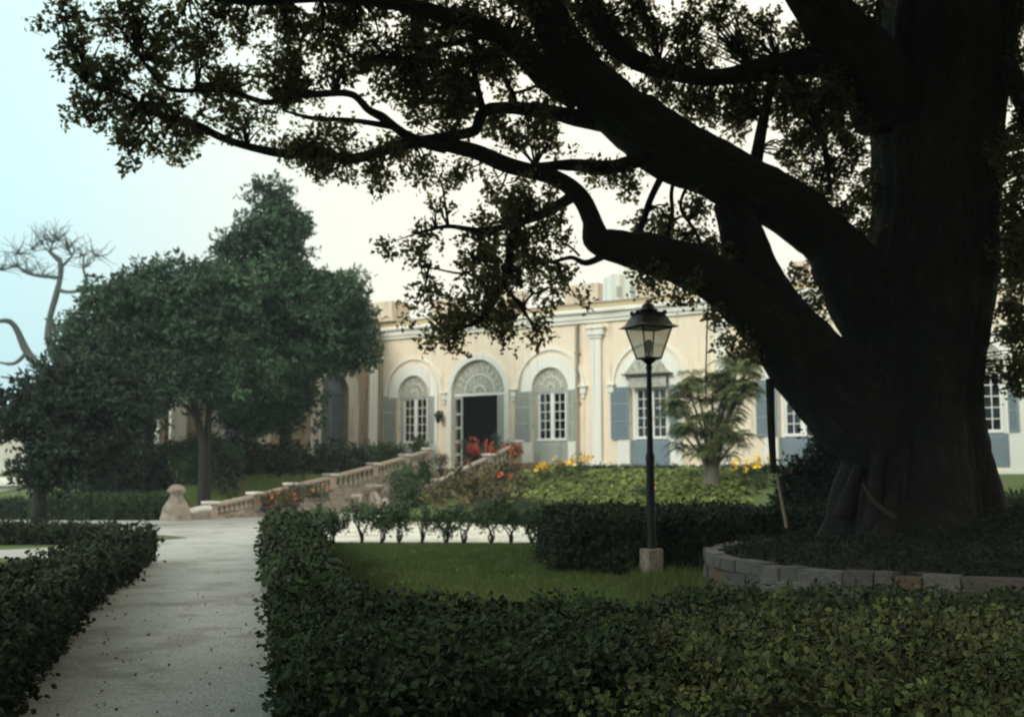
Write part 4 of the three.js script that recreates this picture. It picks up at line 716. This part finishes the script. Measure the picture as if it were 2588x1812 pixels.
// open row of small bushes with the pale path showing between their stems
['first', 'second', 'third', 'fourth', 'fifth', 'sixth', 'seventh', 'eighth', 'ninth', 'tenth', 'eleventh', 'twelfth'].forEach((word, i) => {
  const x = -4.3 + i * 0.47 + rr(-0.1, 0.1), z = -24.3 + rr(-0.2, 0.2), s = rr(0.85, 1.25), b = thing('small_bush', `${word} from the left of the open bushes edging the far side of the lawn`, 'bush', [x, 0, z], 0, 'bushes edging the far side of the lawn'), list = [];
  const st = [...Array(4)].map(() => limb([V(rr(-0.03, 0.03), -0.02, rr(-0.03, 0.03)), V(rr(-0.08, 0.08), 0.16, rr(-0.05, 0.05)), V(rr(-0.25, 0.25), 0.5, rr(-0.15, 0.15))], [0.025, 0.02, 0.01], { seg: 3, rad: 5, rough: 0 }));
  mesh('stem', st, M.bark, b);
  fill(list, [0, 0.5 * s, 0], [0.38 * s, 0.24 * s, 0.3], i < 4 ? 34 : 27, { s: [0.55, 1.05], col: [0.6, 1.6], edge: 0.4 });
  scatter('foliage', C.hedgeFar, L.shrub, list, b);
});

// ---------------------------------------------------------------- fern bank, flowers, kerb
const fernPts = [[-0.66, 0.33, -38], [0.71, 0.33, -34], [4.33, 0.38, -32.4], [6.51, 0.36, -32.2], [8.01, 0.97, -36], [8.14, 1.3, -41], [1.85, 1.37, -45], [0.21, 1.2, -44]].map(p => [p[0], p[2]]);
{
  const list = []; spread(fernPts, 900, (x, z) => { const k = rr(0.5, 1.3) * (0.5 + fbm(x * 0.7 + 60, z * 0.7 + 90, 4096, 2, 8)); list.push({ p: [x, terrain(x, z), z], s: rr(0.5, 1.15), up: 1, c: [k, k, k * 0.9] }); });
  const f = scatter('fern_bed', C.fern, L.fern, list, scene, 'stuff'); f.userData.label = 'bank of light green ferns in front of the villa'; f.userData.category = 'ferns';
  const a = [1.34, 0.35, -32.6], b = [8.27, 0.4, -32], k = thing('bed_kerb', 'pale stone kerb along the front of the fern bank', 'kerb', [(a[0] + b[0]) / 2, 0, (a[2] + b[2]) / 2], Math.atan2(-(b[2] - a[2]), b[0] - a[0]));
  const len = Math.hypot(b[0] - a[0], b[2] - a[2]), n = 9; for (let i = 0; i < n; i++) mesh('kerb_stone', rbx(len / n - 0.012, 0.5, 0.2, -len / 2 + (i + 0.5) * len / n, 0.2 + rr(-0.008, 0.008), 0, 0.03), M.stone, k);
}
function flowerPlant(name, label, pos, h, n, color, { leaf = L.shrub, geo = C.shrub, r = 0.4, size = 1.6, group, category = 'flowers', leaves = 14 } = {}) {
  const t = thing(name, label, category, pos, 0, group), list = [];
  mesh('stem', [...Array(5)].map(() => limb([V(rr(-0.05, 0.05), -0.05, rr(-0.05, 0.05)), V(rr(-r, r) * 0.5, h * 0.5, rr(-r, r) * 0.5), V(rr(-r, r), h * 0.95, rr(-r, r))], [0.012, 0.009, 0.006], { seg: 3, rad: 5, rough: 0 })), M.bark, t);
  fill(list, [0, h * 0.5, 0], [r, h * 0.42, r], leaves, { s: [0.5, 0.9] }); scatter('foliage', geo, leaf, list, t);
  const fm = std(color, 0.7, { vertexColors: true });
  for (let k = 0; k < n; k++) { const m = mesh('flower', C.flower, fm, t); m.position.set(rr(-r, r), h * rr(0.75, 1.05), rr(-r, r) + 0.15); m.rotation.set(rr(0, 6), rr(0, 6), rr(0, 6)); m.scale.setScalar(size * rr(0.8, 1.2)); }
  return t;
}
const onT = (p, dy = 0) => [p[0], terrain(p[0], p[2]) + dy, p[2]];
const YEL = [0.85, 0.55, 0.04], ORA = [0.8, 0.26, 0.04], RED = [0.6, 0.09, 0.06];
flowerPlant('flowering_plant', 'clump of yellow lilies below the window right of the door', onT([1.22, 0.89, -41]), 0.75, 6, YEL, { size: 2 });
flowerPlant('flowering_plant', 'taller yellow lilies with a red bloom at the upper edge of the ferns', onT([1.93, 1.01, -42]), 0.75, 7, YEL, { size: 2 });
flowerPlant('flowering_plant', 'pale yellow lilies in front of the white pilaster foot', onT([2.67, 1.12, -43]), 0.7, 5, [0.85, 0.6, 0.2], { size: 2 });
flowerPlant('flowering_plant', 'single red flowered plant at the left corner of the fern bank', onT([-0.38, 0.73, -41]), 0.6, 3, RED, { size: 1.8 });
flowerPlant('flowering_plant', 'yellow flowers at the dark foot of the feathery palm', onT([7.61, 0.9, -36]), 0.9, 7, YEL, { size: 1.7 });
flowerPlant('flowering_plant', 'yellow flowers on tall stems beside the aerial root', onT([8.19, 1.04, -36]), 1.0, 6, YEL, { size: 1.7 });
flowerPlant('flowering_plant', 'orange flowers high on a shrub left of the banyan trunk', onT([7.8, 0.83, -30]), 1.3, 4, ORA, { size: 1.8 });
flowerPlant('flowering_plant', 'small pale orange bloom beside the lamp post in the ferns', onT([4.38, 0.83, -36]), 0.5, 2, [0.8, 0.4, 0.2], { size: 1.6 });
{
  const bed = [[-3.05, 0.54, -42], [-2.87, 0.11, -39], [-0.81, 0.24, -34.5], [0.57, 0.33, -34], [0.03, 0.75, -40], [-0.35, 1.12, -43]].map(p => [p[0], p[2]]);
  hedge('brown and green mixed low planting between the stairs and the ferns', bed, 0.22, { geo: C.shrub, mat: L.brown, dens: 15, col: [0.5, 1.5], base: terrain, core: false, bumps: 0.2, name: 'shrub_border', category: 'shrubs' });
  hedge('low dark green planting in front of the ferns beside the pale path', [[-0.92, 0.26, -33.5], [1.42, 0.31, -31.5], [1.49, 0.43, -33], [-0.7, 0.4, -36]].map(p => [p[0], p[2]]), 0.45, { geo: C.hedgeFar, dens: 60, col: [0.6, 1.4], base: terrain, core: false, bumps: 0.2, name: 'shrub_border', category: 'shrubs' });
}
// creeper on the retaining wall, dry and rust coloured
{
  const t = thing('creeper', 'rust-brown dry creeper hanging on the wall below the right balustrade', 'creeper', world(2.6, 0, 5)), list = [], o = world(2.6, 0, 5);
  for (let k = 0; k < 330; k++) { const f = R(), [u, v] = nearLine(0.08 + 0.86 * f), h = (0.5 + 1.6 * f) * Math.pow(R(), 0.8), p = world(u + 0.5 + 0.7 * (1 - h / 2) * R(), Math.max(0.1, h), v + rr(-0.1, 0.3)), c = rr(0.5, 1.4); list.push({ p: [p[0] - o[0], p[1], p[2] - o[2]], s: rr(0.6, 1.1), c: [c, c * rr(0.85, 1.25), c] }); }
  scatter('foliage', C.shrub, L.rust, list, t);
}
function potted(label, pos, r, h, { plant = 0.6, mat = L.shrub, geo = C.shrub, n = 24, flower, fl = 0, pot = M.terracotta, pr, group, category = 'potted plant', fsize = 1.5 } = {}) {
  const t = thing('potted_plant', label, category, pos, 0, group), list = [];
  mesh('pot', lathe([[r * 0.66, 0], [r * 0.7, 0.02], [r * 0.95, h * 0.85], [r * 1.08, h * 0.87], [r * 1.08, h], [r * 0.92, h], [r * 0.86, h * 0.9], [0, h * 0.88]], 16), pot, t);
  fill(list, [0, h + plant * 0.5, 0], [pr ?? plant * 0.5, plant * 0.55, pr ?? plant * 0.5], n, { s: [0.5, 0.95] }); scatter('foliage', geo, mat, list, t);
  if (fl) { const fm = std(flower, 0.7, { vertexColors: true }); for (let k = 0; k < fl; k++) { const d = randDir(R), m = mesh('flower', C.flower, fm, t); m.position.set(d.x * (pr ?? plant * 0.5), h + plant * 0.55 + d.y * plant * 0.5, Math.abs(d.z) * (pr ?? plant * 0.5)); m.rotation.set(rr(0, 6), rr(0, 6), rr(0, 6)); m.scale.setScalar(fsize * rr(0.7, 1.2)); } }
  return t;
}
// plants along the landing and the balustrades
potted('red geraniums massed in a pot on the rail below the open door', world(2.05, 1.98, 2.6), 0.26, 0.32, { plant: 0.6, pr: 0.75, n: 22, flower: RED, fl: 30, fsize: 1.6 });
potted('taller red geranium pot at the left of the open door', world(1.55, 1.9, 3.1), 0.24, 0.3, { plant: 0.85, pr: 0.42, n: 16, flower: RED, fl: 14, fsize: 1.6 });
potted('orange-red flowers spilling over the top end of the right balustrade', world(2.75, 2.05, 1.5), 0.22, 0.25, { plant: 0.5, pr: 0.5, n: 16, flower: [0.75, 0.14, 0.06], fl: 20, fsize: 1.5 });
potted('dark green bush in a pot standing at the right door jamb', world(1.35, 1.7, 0.7), 0.24, 0.5, { plant: 1.1, pr: 0.32, n: 26 });
potted('slim cactus-like plant in a dark pot on the stairs left of the red flowers', world(1.6, 1.3, 5.0), 0.22, 0.42, { plant: 0.7, pr: 0.24, n: 16, pot: M.ironBrown, mat: L.rust });
potted('dark pot with a drooping plant at the foot of the left balustrade', world(0.2, 0.1, 12.2), 0.3, 0.5, { plant: 0.5, pr: 0.35, n: 20, pot: M.ironBrown });
potted('few orange flowers in a pot beside the long balustrade', world(0.55, 0.1, 12.8), 0.34, 0.35, { plant: 0.4, pr: 0.5, n: 22, mat: L.rust, flower: ORA, fl: 6, fsize: 1.0, pot: M.ironBrown });
potted('brown bushy plant with small orange blooms near the middle of the balustrade', world(0.75, 0.0, 13.9), 0.36, 0.35, { plant: 0.5, pr: 0.6, n: 28, mat: L.brown, flower: ORA, fl: 4, fsize: 1.0, pot: M.ironBrown });
potted('yellow-orange flowers in a pot nearest the stone block', world(0.35, 0.15, 11.2), 0.28, 0.35, { plant: 0.6, pr: 0.5, n: 26, flower: [0.8, 0.35, 0.05], fl: 7, fsize: 1.0, pot: M.ironBrown });
function shrub(label, pos, blobs, { geo = C.shrub, mat = L.shrub, col = [0.6, 1.4], name = 'shrub', category = 'shrub', s = [0.8, 1.3], edge = 0.45, stem = 0.03 } = {}) {
  const t = thing(name, label, category, pos), list = [];
  mesh('stem', blobs.map(b => limb([V(0, -0.1, 0), V(b[0] * 0.4, b[1] * 0.5, b[2] * 0.4), V(b[0], b[1], b[2])], [stem * 1.4, stem, stem * 0.4], { seg: 4, rad: 6, rough: 0.1 })), M.bark, t);
  for (const b of blobs) fill(list, [b[0], b[1], b[2]], [b[3], b[4], b[3]], b[5], { col, s, edge }); scatter('foliage', geo, mat, list, t); return t;
}
shrub('round green bush between the two stair balustrades', onT([-3.94, 0.2, -42], 0), [[0, 0.8, 0, 0.62, 0.62, 110], [-0.2, 1.3, 0, 0.45, 0.45, 60], [0.35, 0.4, 0.1, 0.5, 0.4, 50]]);
shrub('small upright green bush behind the round bush on the stairs', [...[-3.6, 1.19, -45]].map((q, i) => i === 1 ? 0.9 : q), [[0, 0.35, 0, 0.28, 0.5, 40], [0.05, 0.8, 0, 0.2, 0.3, 16]]);
shrub('wide dark shrub under the left window of the villa front', [...world(-4.9, 1.45, 1.4)], [[0, 0.85, 0, 0.8, 0.7, 80], [-0.9, 0.7, 0, 0.6, 0.6, 50], [0.7, 0.9, 0, 0.5, 0.6, 40]]);
shrub('narrow dark shrub at the right edge of the left window', [...world(-2.9, 1.7, 0.8)], [[0, 1.0, 0, 0.4, 0.5, 40], [0, 0.5, 0, 0.35, 0.45, 26]]);
shrub('rounded green shrub behind the stone bollard', onT([-11.62, 0.56, -41]), [[0, 0.8, 0, 1.1, 0.8, 170], [-0.8, 0.9, 0.1, 0.6, 0.6, 70], [0.9, 0.8, 0, 0.8, 0.6, 80], [0.2, 1.4, -0.1, 0.7, 0.4, 50]]);
shrub('small bush in front of the dark wing doorway', onT([-8, 1.26, -48]), [[0, 0.5, 0, 0.5, 0.5, 40]]);
shrub('low bushes with red blossoms below the wing wall', onT([-10, 1.11, -44]), [[0, 0.5, 0, 0.7, 0.4, 50], [0.9, 0.4, 0, 0.5, 0.4, 36]], { mat: L.darkShrub });
flowerPlant('flowering_plant', 'red blossoms below the wing wall left of the long balustrade', onT([-9.91, 1.28, -44]), 1.0, 7, RED, { size: 2, r: 0.5 });
shrub('dark spreading shrub just left of the banyan trunk', [...[6.21, 0.67, -22]].map((q, i) => i === 1 ? 0 : q), [[-0.35, 0.7, 0, 0.7, 0.6, 90], [0.3, 1.2, 0, 0.6, 0.8, 110], [0.1, 1.9, 0, 0.5, 0.6, 60], [-0.5, 1.3, 0, 0.4, 0.5, 36], [0.9, 0.8, 0, 0.7, 0.7, 90]], { mat: L.darkShrub });
shrub('dark hedge-like shrub right of the banyan trunk', [...[11.89, 0.46, -26]].map((q, i) => i === 1 ? 0 : q), [[0, 0.6, 0, 1.0, 0.5, 90], [1.2, 0.6, 0, 0.9, 0.5, 70]], { mat: L.hedge });
// tall grass around the lamp foot
{
  const list = []; spread([[1.2, -12], [3.1, -12], [3.2, -17], [1.9, -17.2]], 420, (x, z) => { const k = rr(0.5, 1.2); list.push({ p: [x, 0, z], s: rr(0.5, 1.1), up: 1, c: [k, k, k] }); });
  const g = scatter('tall_grass', C.tallGrass, L.grass, list, scene, 'stuff'); g.userData.label = 'rough longer grass around the foot of the lamp post';
}
// feathery multi-stemmed palm in front of the villa
{
  const b = onT([6.67, 0.78, -37]), t = thing('feathery_palm', 'feathery multi-stemmed palm standing in front of the villa right of the lamp', 'palm', b);
  const tops = [[8.15, 5.59, -36.8], [7.81, 5.46, -37], [7.47, 5.1, -37.2], [8.02, 4.7, -37], [7.56, 4.37, -36.6], [6.81, 4.55, -37], [5.91, 4.47, -37], [7.19, 4.7, -37], [6.18, 4.68, -36.8], [5.9, 3.47, -36.6], [5.73, 2.89, -37], [7.31, 3.47, -36.6], [6.68, 3.66, -37.2], [7.56, 2.66, -36.8], [6.69, 2.65, -36.5], [6.31, 2.44, -36.9], [7.24, 4.27, -37.3], [5.58, 3.94, -36.9]], stems = [], list = [];
  for (const q of tops) { const e = V(q[0] - b[0], q[1] - b[1], q[2] - b[2]); stems.push(limb([V(rr(-0.15, 0.15), -0.1, rr(-0.15, 0.15)), V(e.x * 0.3 + rr(-0.1, 0.1), e.y * 0.45, e.z * 0.4), e], [0.06, 0.05, 0.03], { seg: 5, rad: 6, rough: 0.12 })); for (let k = 0; k < 10; k++) { const c = rr(0.5, 1.5); list.push({ p: [e.x + rr(-0.35, 0.35), e.y + rr(-0.6, 0.3), e.z + rr(-0.35, 0.35)], s: rr(0.4, 0.85), up: 1, c: [c * rr(0.9, 1.3), c, c] }); } }
  stems.push(limb([V(0, -0.1, 0), V(0.02, 0.5, 0), V(0.02, 1.1, 0)], [0.34, 0.26, 0.12], { seg: 5, rad: 12, rough: 0.25 }));
  mesh('trunk', stems, M.barkPale, t); scatter('crown', C.palm, L.palm, list, t);
}

// ---------------------------------------------------------------- trees on the left
const BARK2 = std([0.03, 0.027, 0.022], 1, { bumpMap: barkBump, bumpScale: 0.03 });
function tree(name, label, base, trunks, blobs, { geo = C.tree, mat = L.tree, col = [0.55, 1.45], s = [0.8, 1.3], dens = 34, edge = 0.3 } = {}) {
  const t = thing(name, label, 'tree', base), list = [];
  mesh('trunk', trunks.map(([pts, r], i) => limb(pts.map(p => V(p[0] - base[0], p[1] - base[1], p[2] - base[2])), r, { seg: 6, rad: 9, rough: 0.14, seed: 300 + i })), BARK2, t);
  const root = trunks[0][0][trunks[0][0].length - 1];
  const lim = blobs.map(b => limb([V(root[0] - base[0], root[1] - base[1], root[2] - base[2]), V((root[0] + b[0]) / 2 - base[0], (root[1] * 0.4 + b[1] * 0.6) - base[1], (root[2] + b[2]) / 2 - base[2]), V(b[0] - base[0], b[1] - base[1], b[2] - base[2])], [0.09, 0.06, 0.02], { seg: 4, rad: 6, rough: 0.1 }));
  mesh('limb', lim, BARK2, t);
  for (const b of blobs) {                                                              // each mass is broken into small boughs
    const n = Math.round(b[3] * b[4] * dens * 0.42), k0 = rr(0.75, 1.2);
    for (let g = 0; g < n; g++) { const d = randDir(R), q = Math.pow(R(), edge), c = [b[0] - base[0] + d.x * b[3] * q, b[1] - base[1] + d.y * b[4] * q, b[2] - base[2] + d.z * 0.5 * (b[3] + b[4]) * q], kb = k0 * rr(0.75, 1.3); for (let m = 0; m < 6; m++) { const w = randDir(R), k = kb * rr(...col); list.push({ p: [c[0] + w.x * 0.62, c[1] + w.y * 0.16 - 0.18 * (w.x * w.x + w.z * w.z), c[2] + w.z * 0.62], s: rr(...s), c: [k * rr(0.9, 1.1), k, k * rr(0.9, 1.15)] }); } }
  }
  scatter('crown', geo, mat, list, t); return t;
}
{
  const b = onT([-10.92, 1.71, -39]);
  tree('broad_tree', 'broad dark rounded tree with two slim stems in front of the wing', b, [
    [[[b[0], b[1] - 0.1, b[2]], [-11, 2.65, -39], [-11.25, 3.68, -39], [-11.49, 4.71, -39], [-11.7, 6.31, -39]], [0.17, 0.14, 0.12, 0.11, 0.07]],
    [[[b[0] + 0.15, b[1] - 0.1, b[2]], [-10.86, 2.66, -39.2], [-10.83, 3.69, -39.2], [-10.67, 4.89, -39.2]], [0.16, 0.13, 0.11, 0.08]],
    [[[-11.05, 3.28, -39], [-11.48, 3.82, -38.8], [-11.98, 4.16, -38.6], [-12.51, 4.36, -38.5]], [0.1, 0.08, 0.07, 0.05]]],
    [[-13.4, 7.36, -38.5, 1.56, 1.33, 0], [-11.99, 8.09, -39, 1.43, 1.19, 0], [-11.78, 6.31, -39, 1.9, 1.43, 0], [-14.02, 5.9, -38.2, 1.47, 1.24, 0], [-14.68, 4.78, -38, 0.85, 0.85, 0], [-12.77, 4.89, -38.3, 1.4, 0.86, 0], [-10.48, 7.66, -39.4, 1.28, 1.44, 0], [-10.14, 5.88, -39.5, 1.44, 1.28, 0], [-10.78, 4.95, -39, 1.27, 0.71, 0], [-14.67, 6.42, -38, 0.85, 0.93, 0], [-12.82, 4.28, -38.5, 0.78, 0.41, 0], [-13.76, 4.36, -38.5, 0.94, 0.63, 0], [-9.78, 4.59, -39.5, 0.96, 0.64, 0]]);
  const c = onT([-9.03, 1.73, -44]);
  tree('pointed_tree', 'tall pointed dark evergreen tree rising beside the villa corner', c, [[[[c[0], c[1] - 0.1, c[2]], [-9.07, 3.5, -44], [-9.11, 6.14, -43.5], [-9.46, 10.37, -43]], [0.28, 0.25, 0.18, 0.08]]],
    [[-9.38, 12.47, -42, 0.51, 0.61, 0], [-9.39, 11.4, -42, 0.82, 0.89, 0], [-8.55, 10.52, -42, 0.85, 1.02, 0], [-10.02, 10.17, -42, 0.89, 0.96, 0], [-10.51, 9.11, -42, 1.02, 1.02, 0], [-8.95, 8.76, -42, 1.54, 1.19, 0], [-7.74, 8.76, -42, 1.02, 0.68, 0], [-9.43, 7.2, -42, 1.54, 1.28, 0], [-7.71, 7.37, -42, 1.54, 1.28, 0], [-6.27, 8.59, -42, 0.65, 0.85, 0], [-6.58, 7.09, -42.5, 1.21, 1.04, 0], [-8.45, 5.81, -42, 1.36, 1.02, 0], [-9.73, 5.3, -42, 1.36, 0.85, 0], [-6.04, 6.21, -42.5, 0.62, 0.45, 0], [-7.08, 6.18, -43, 0.79, 0.52, 0], [-10.73, 4.27, -42, 0.68, 0.78, 0], [-9.3, 4.3, -42.5, 1.04, 0.6, 0], [-10.89, 10.43, -42, 0.41, 0.41, 0], [-8.68, 4.61, -42, 1.19, 0.68, 0], [-9.98, 3.78, -42.5, 1.04, 0.62, 0], [-8.7, 3.81, -43, 0.7, 0.42, 0]]);
  const d = [-13.15, 0, -30.78];
  tree('dark_tree', 'very dark low-branched tree at the left edge beside the forecourt', d, [[[[d[0], -0.1, d[2]], [-12.84, 0.59, -30], [-12.96, 1.67, -30.3], [-13.02, 2.91, -30.6]], [0.22, 0.18, 0.16, 0.1]]],
    [[-13.29, 3.81, -31, 0.76, 0.5, 0], [-13.48, 3.15, -30.5, 0.56, 0.62, 0], [-12.57, 3.3, -31, 1.01, 0.88, 0], [-11.63, 3.59, -31.5, 0.9, 0.77, 0], [-12.86, 2.29, -30.6, 0.99, 0.75, 0], [-11.78, 2.42, -31, 1.07, 0.76, 0], [-12.5, 1.55, -30.4, 0.62, 0.32, 0], [-10.96, 2.82, -31.5, 0.51, 0.77, 0], [-14.06, 3.65, -30.5, 0.32, 0.22, 0], [-12.76, 4.41, -32, 0.78, 0.47, 0], [-11.63, 4.18, -32.5, 0.79, 0.45, 0], [-13.61, 2.76, -30, 0.37, 0.27, 0]], { geo: C.tree, mat: L.darkShrub, dens: 44, col: [0.5, 1.6], edge: 0.5 });
  shrub('dark tall shrub between the left tree and the wing', onT([-14.63, 0.24, -41]), [[-0.6, 0.9, 0, 1.3, 0.9, 170], [0.6, 1.2, 0, 1.1, 1.2, 200], [0.1, 2.4, 0, 1.1, 1.1, 170], [1.1, 0.6, 0, 0.8, 0.6, 80], [-1.0, 2.0, 0, 0.9, 1, 120]], { geo: C.dark, mat: L.darkShrub, stem: 0.06 });
}
// unseen trees added round the viewpoint to keep the near garden in shade
{
  const spots = [[-11, 3.5, 9], [-4, 9, 10], [5, 10, 11], [13, 2, 10], [-17, -7, 7.5]];
  spots.forEach(([x, z, h], i) => {
    const t = thing('added_shade_tree', ['unseen spreading tree added left of the viewpoint for shade', 'unseen tall tree added behind the viewpoint for shade', 'unseen tallest tree added behind the viewpoint for shade', 'unseen tree added right of the viewpoint for shade', 'unseen lower tree added beside the left hedge for shade'][i], 'tree', [x, 0, z]), list = [];
    mesh('trunk', limb([V(0, -0.1, 0), V(0.1, h * 0.25, 0), V(-0.1, h * 0.5, 0.1), V(0, h * 0.8, 0)], [0.4, 0.32, 0.26, 0.08], { seg: 5, rad: 10, rough: 0.15 }), BARK2, t);
    for (let k = 0; k < 26; k++) { const d = randDir(R), q = Math.sqrt(R()); fill(list, [d.x * h * 0.42 * q, h * 0.58 + d.y * h * 0.32 * q, d.z * h * 0.42 * q], [1.6, 1.1, 1.6], 17, { s: [1.0, 1.6] }); }
    const f = list.filter(c => { const X = c.p[0] + x, D = -(c.p[2] + z); return !(D > -0.8 && Math.abs(X) < 0.48 * D + 2.4); });
    scatter('crown', C.banyanBig, L.tree, f, t);
  });
}
hedge('unseen tall hedge added behind the viewpoint to darken the foreground', [[-15, 5.5], [15, 5.5], [15, 7], [-15, 7]], 3.4, { geo: C.banyanBig, mat: L.hedge, dens: 5, name: 'added_tall_hedge', bumps: 0.3 });  // added out of view to cut low light on trunk and hedges
hedge('unseen tall hedge added along the right side to darken the foreground', [[13, -8], [14.4, -8], [14.4, 5], [13, 5]], 3.2, { geo: C.banyanBig, mat: L.hedge, dens: 5, name: 'added_tall_hedge', bumps: 0.3 });  // second unseen hedge, added to block light from the right
// leafless twisted tree, far off on the left
{
  const D = 58, b = [-23.76, 2.02, -58], t = thing('bare_tree', 'leafless twisted tree against the sky at the far left', 'tree', [b[0], 0, b[2]]), all = [], r2 = rngOf(77), k = p => px(p, D);
  const add = (pts, r) => all.push(limb(pts.map(p => V(p[0] - b[0], p[1], p[2] - b[2])), r.map(k), { seg: 5, rad: 7, rough: 0.12, seed: 400 + all.length }));
  add([[b[0], -0.2, b[2]], [-23.78, 5.3, -58], [-24.04, 6.96, -58], [-24.68, 8.63, -58], [-24.71, 9.47, -58], [-24.38, 11.03, -58], [-24.24, 11.75, -58], [-24.2, 12.48, -58], [-24.27, 12.97, -58]], [22, 18, 13, 9, 7, 7, 6, 6, 4]);
  add([[-23.78, 5.3, -58], [-24.36, 6.64, -57], [-25.34, 7.8, -57], [-26.07, 9.33, -56.5], [-26.8, 9.26, -56]], [16, 11, 9, 6, 4]);
  add([[-24.32, 11.27, -58], [-23.79, 11.15, -58], [-22.88, 11.24, -57.5], [-22.55, 11.6, -57.4], [-22.74, 12.25, -57.4], [-22.79, 12.99, -57.5]], [5, 4, 4, 4, 3, 2]);
  add([[-24.39, 11.95, -58], [-25.14, 12, -58], [-26.2, 12.28, -58.5], [-27.05, 12.72, -59], [-27.89, 12.52, -59]], [4, 4, 4, 3, 2]);
  add([[-24.2, 12.48, -58], [-23.86, 12.84, -58], [-23.63, 13.16, -58], [-23.88, 13.45, -58]], [4, 3, 2, 1]); add([[-24.24, 12.92, -58], [-24.79, 13.4, -58], [-24.67, 13.82, -58]], [4, 2.5, 1]); add([[-24.26, 12.72, -58], [-24.78, 13.21, -58], [-24.98, 13.45, -58], [-25.28, 13.74, -58]], [3, 2, 2, 1]);
  add([[-24.7, 9.11, -58], [-24.47, 9.23, -58], [-24.35, 8.63, -58]], [4, 4, 3]); add([[-25.34, 7.8, -57], [-26.01, 7.22, -57], [-26.95, 7.29, -57]], [5, 4, 2]); add([[-24.36, 6.64, -57], [-25.51, 6.4, -57], [-26.68, 6.52, -57]], [5, 4, 2]);
  const tips = [[-22.98, 13.09, -58], [-23.88, 13.45, -58], [-24.67, 13.82, -58], [-25.28, 13.74, -58], [-27.42, 12.34, -58], [-26.59, 12.53, -58], [-25.98, 12.19, -58], [-25.14, 12, -58], [-22.89, 12.48, -58], [-23.63, 13.16, -58], [-24.79, 13.4, -58], [-25.8, 13.45, -58], [-24.38, 13.94, -58], [-26.51, 13.21, -58], [-22.31, 13.09, -58]];
  for (const q of tips) for (let i = 0; i < 12; i++) { let p = V(...q), d = V(rr(-1, 1, r2), rr(0.0, 1, r2), rr(-0.6, 0.6, r2)).normalize(); const pts = [p.toArray()]; for (let j = 0; j < 4; j++) { d.add(randDir(r2).multiplyScalar(0.55)).normalize(); p = p.clone().addScaledVector(d, 0.34); pts.push(p.toArray()); } add(pts, [1.3, 0.9, 0.7, 0.5, 0.3]); }
  mesh('trunk', all.slice(0, 2), M.bareBark, t); mesh('branches', all.slice(2), M.bareBark, t);
}
// pale gate pillar building at the left edge and a faint white dome further off
{
  const k = thing('garden_kiosk', 'small white flat-capped kiosk at the far left edge beyond the hedge', 'kiosk', [-20.89, 0.08, -46].map((q, i) => i === 1 ? -0.1 : q));
  mesh('wall', bx(1.5, 1.5, 1.3, 0, 0.45, 0), M.white, k); mesh('roof', [rbx(1.9, 0.22, 1.7, 0, 1.2, 0, 0.05), rbx(1.5, 0.14, 1.3, 0, 1.38, 0, 0.05)], M.white, k); mesh('window', bx(0.5, 0.5, 0.06, 0.1, 0.75, 0.66), M.grey, k);
  const d = thing('distant_dome', 'faint white domed building at the left edge far away', 'building', [-41.55, 3.73, -90].map((q, i) => i === 1 ? 0 : q));
  mesh('wall', new THREE.CylinderGeometry(1.6, 1.6, 5.4, 20).translate(0, 2.7, 0), M.white, d); mesh('dome', new THREE.SphereGeometry(1.75, 20, 10, 0, 6.2832, 0, Math.PI / 2).scale(1, 0.75, 1).translate(0, 5.4, 0), M.white, d);
}
renderer.render(scene, camera);
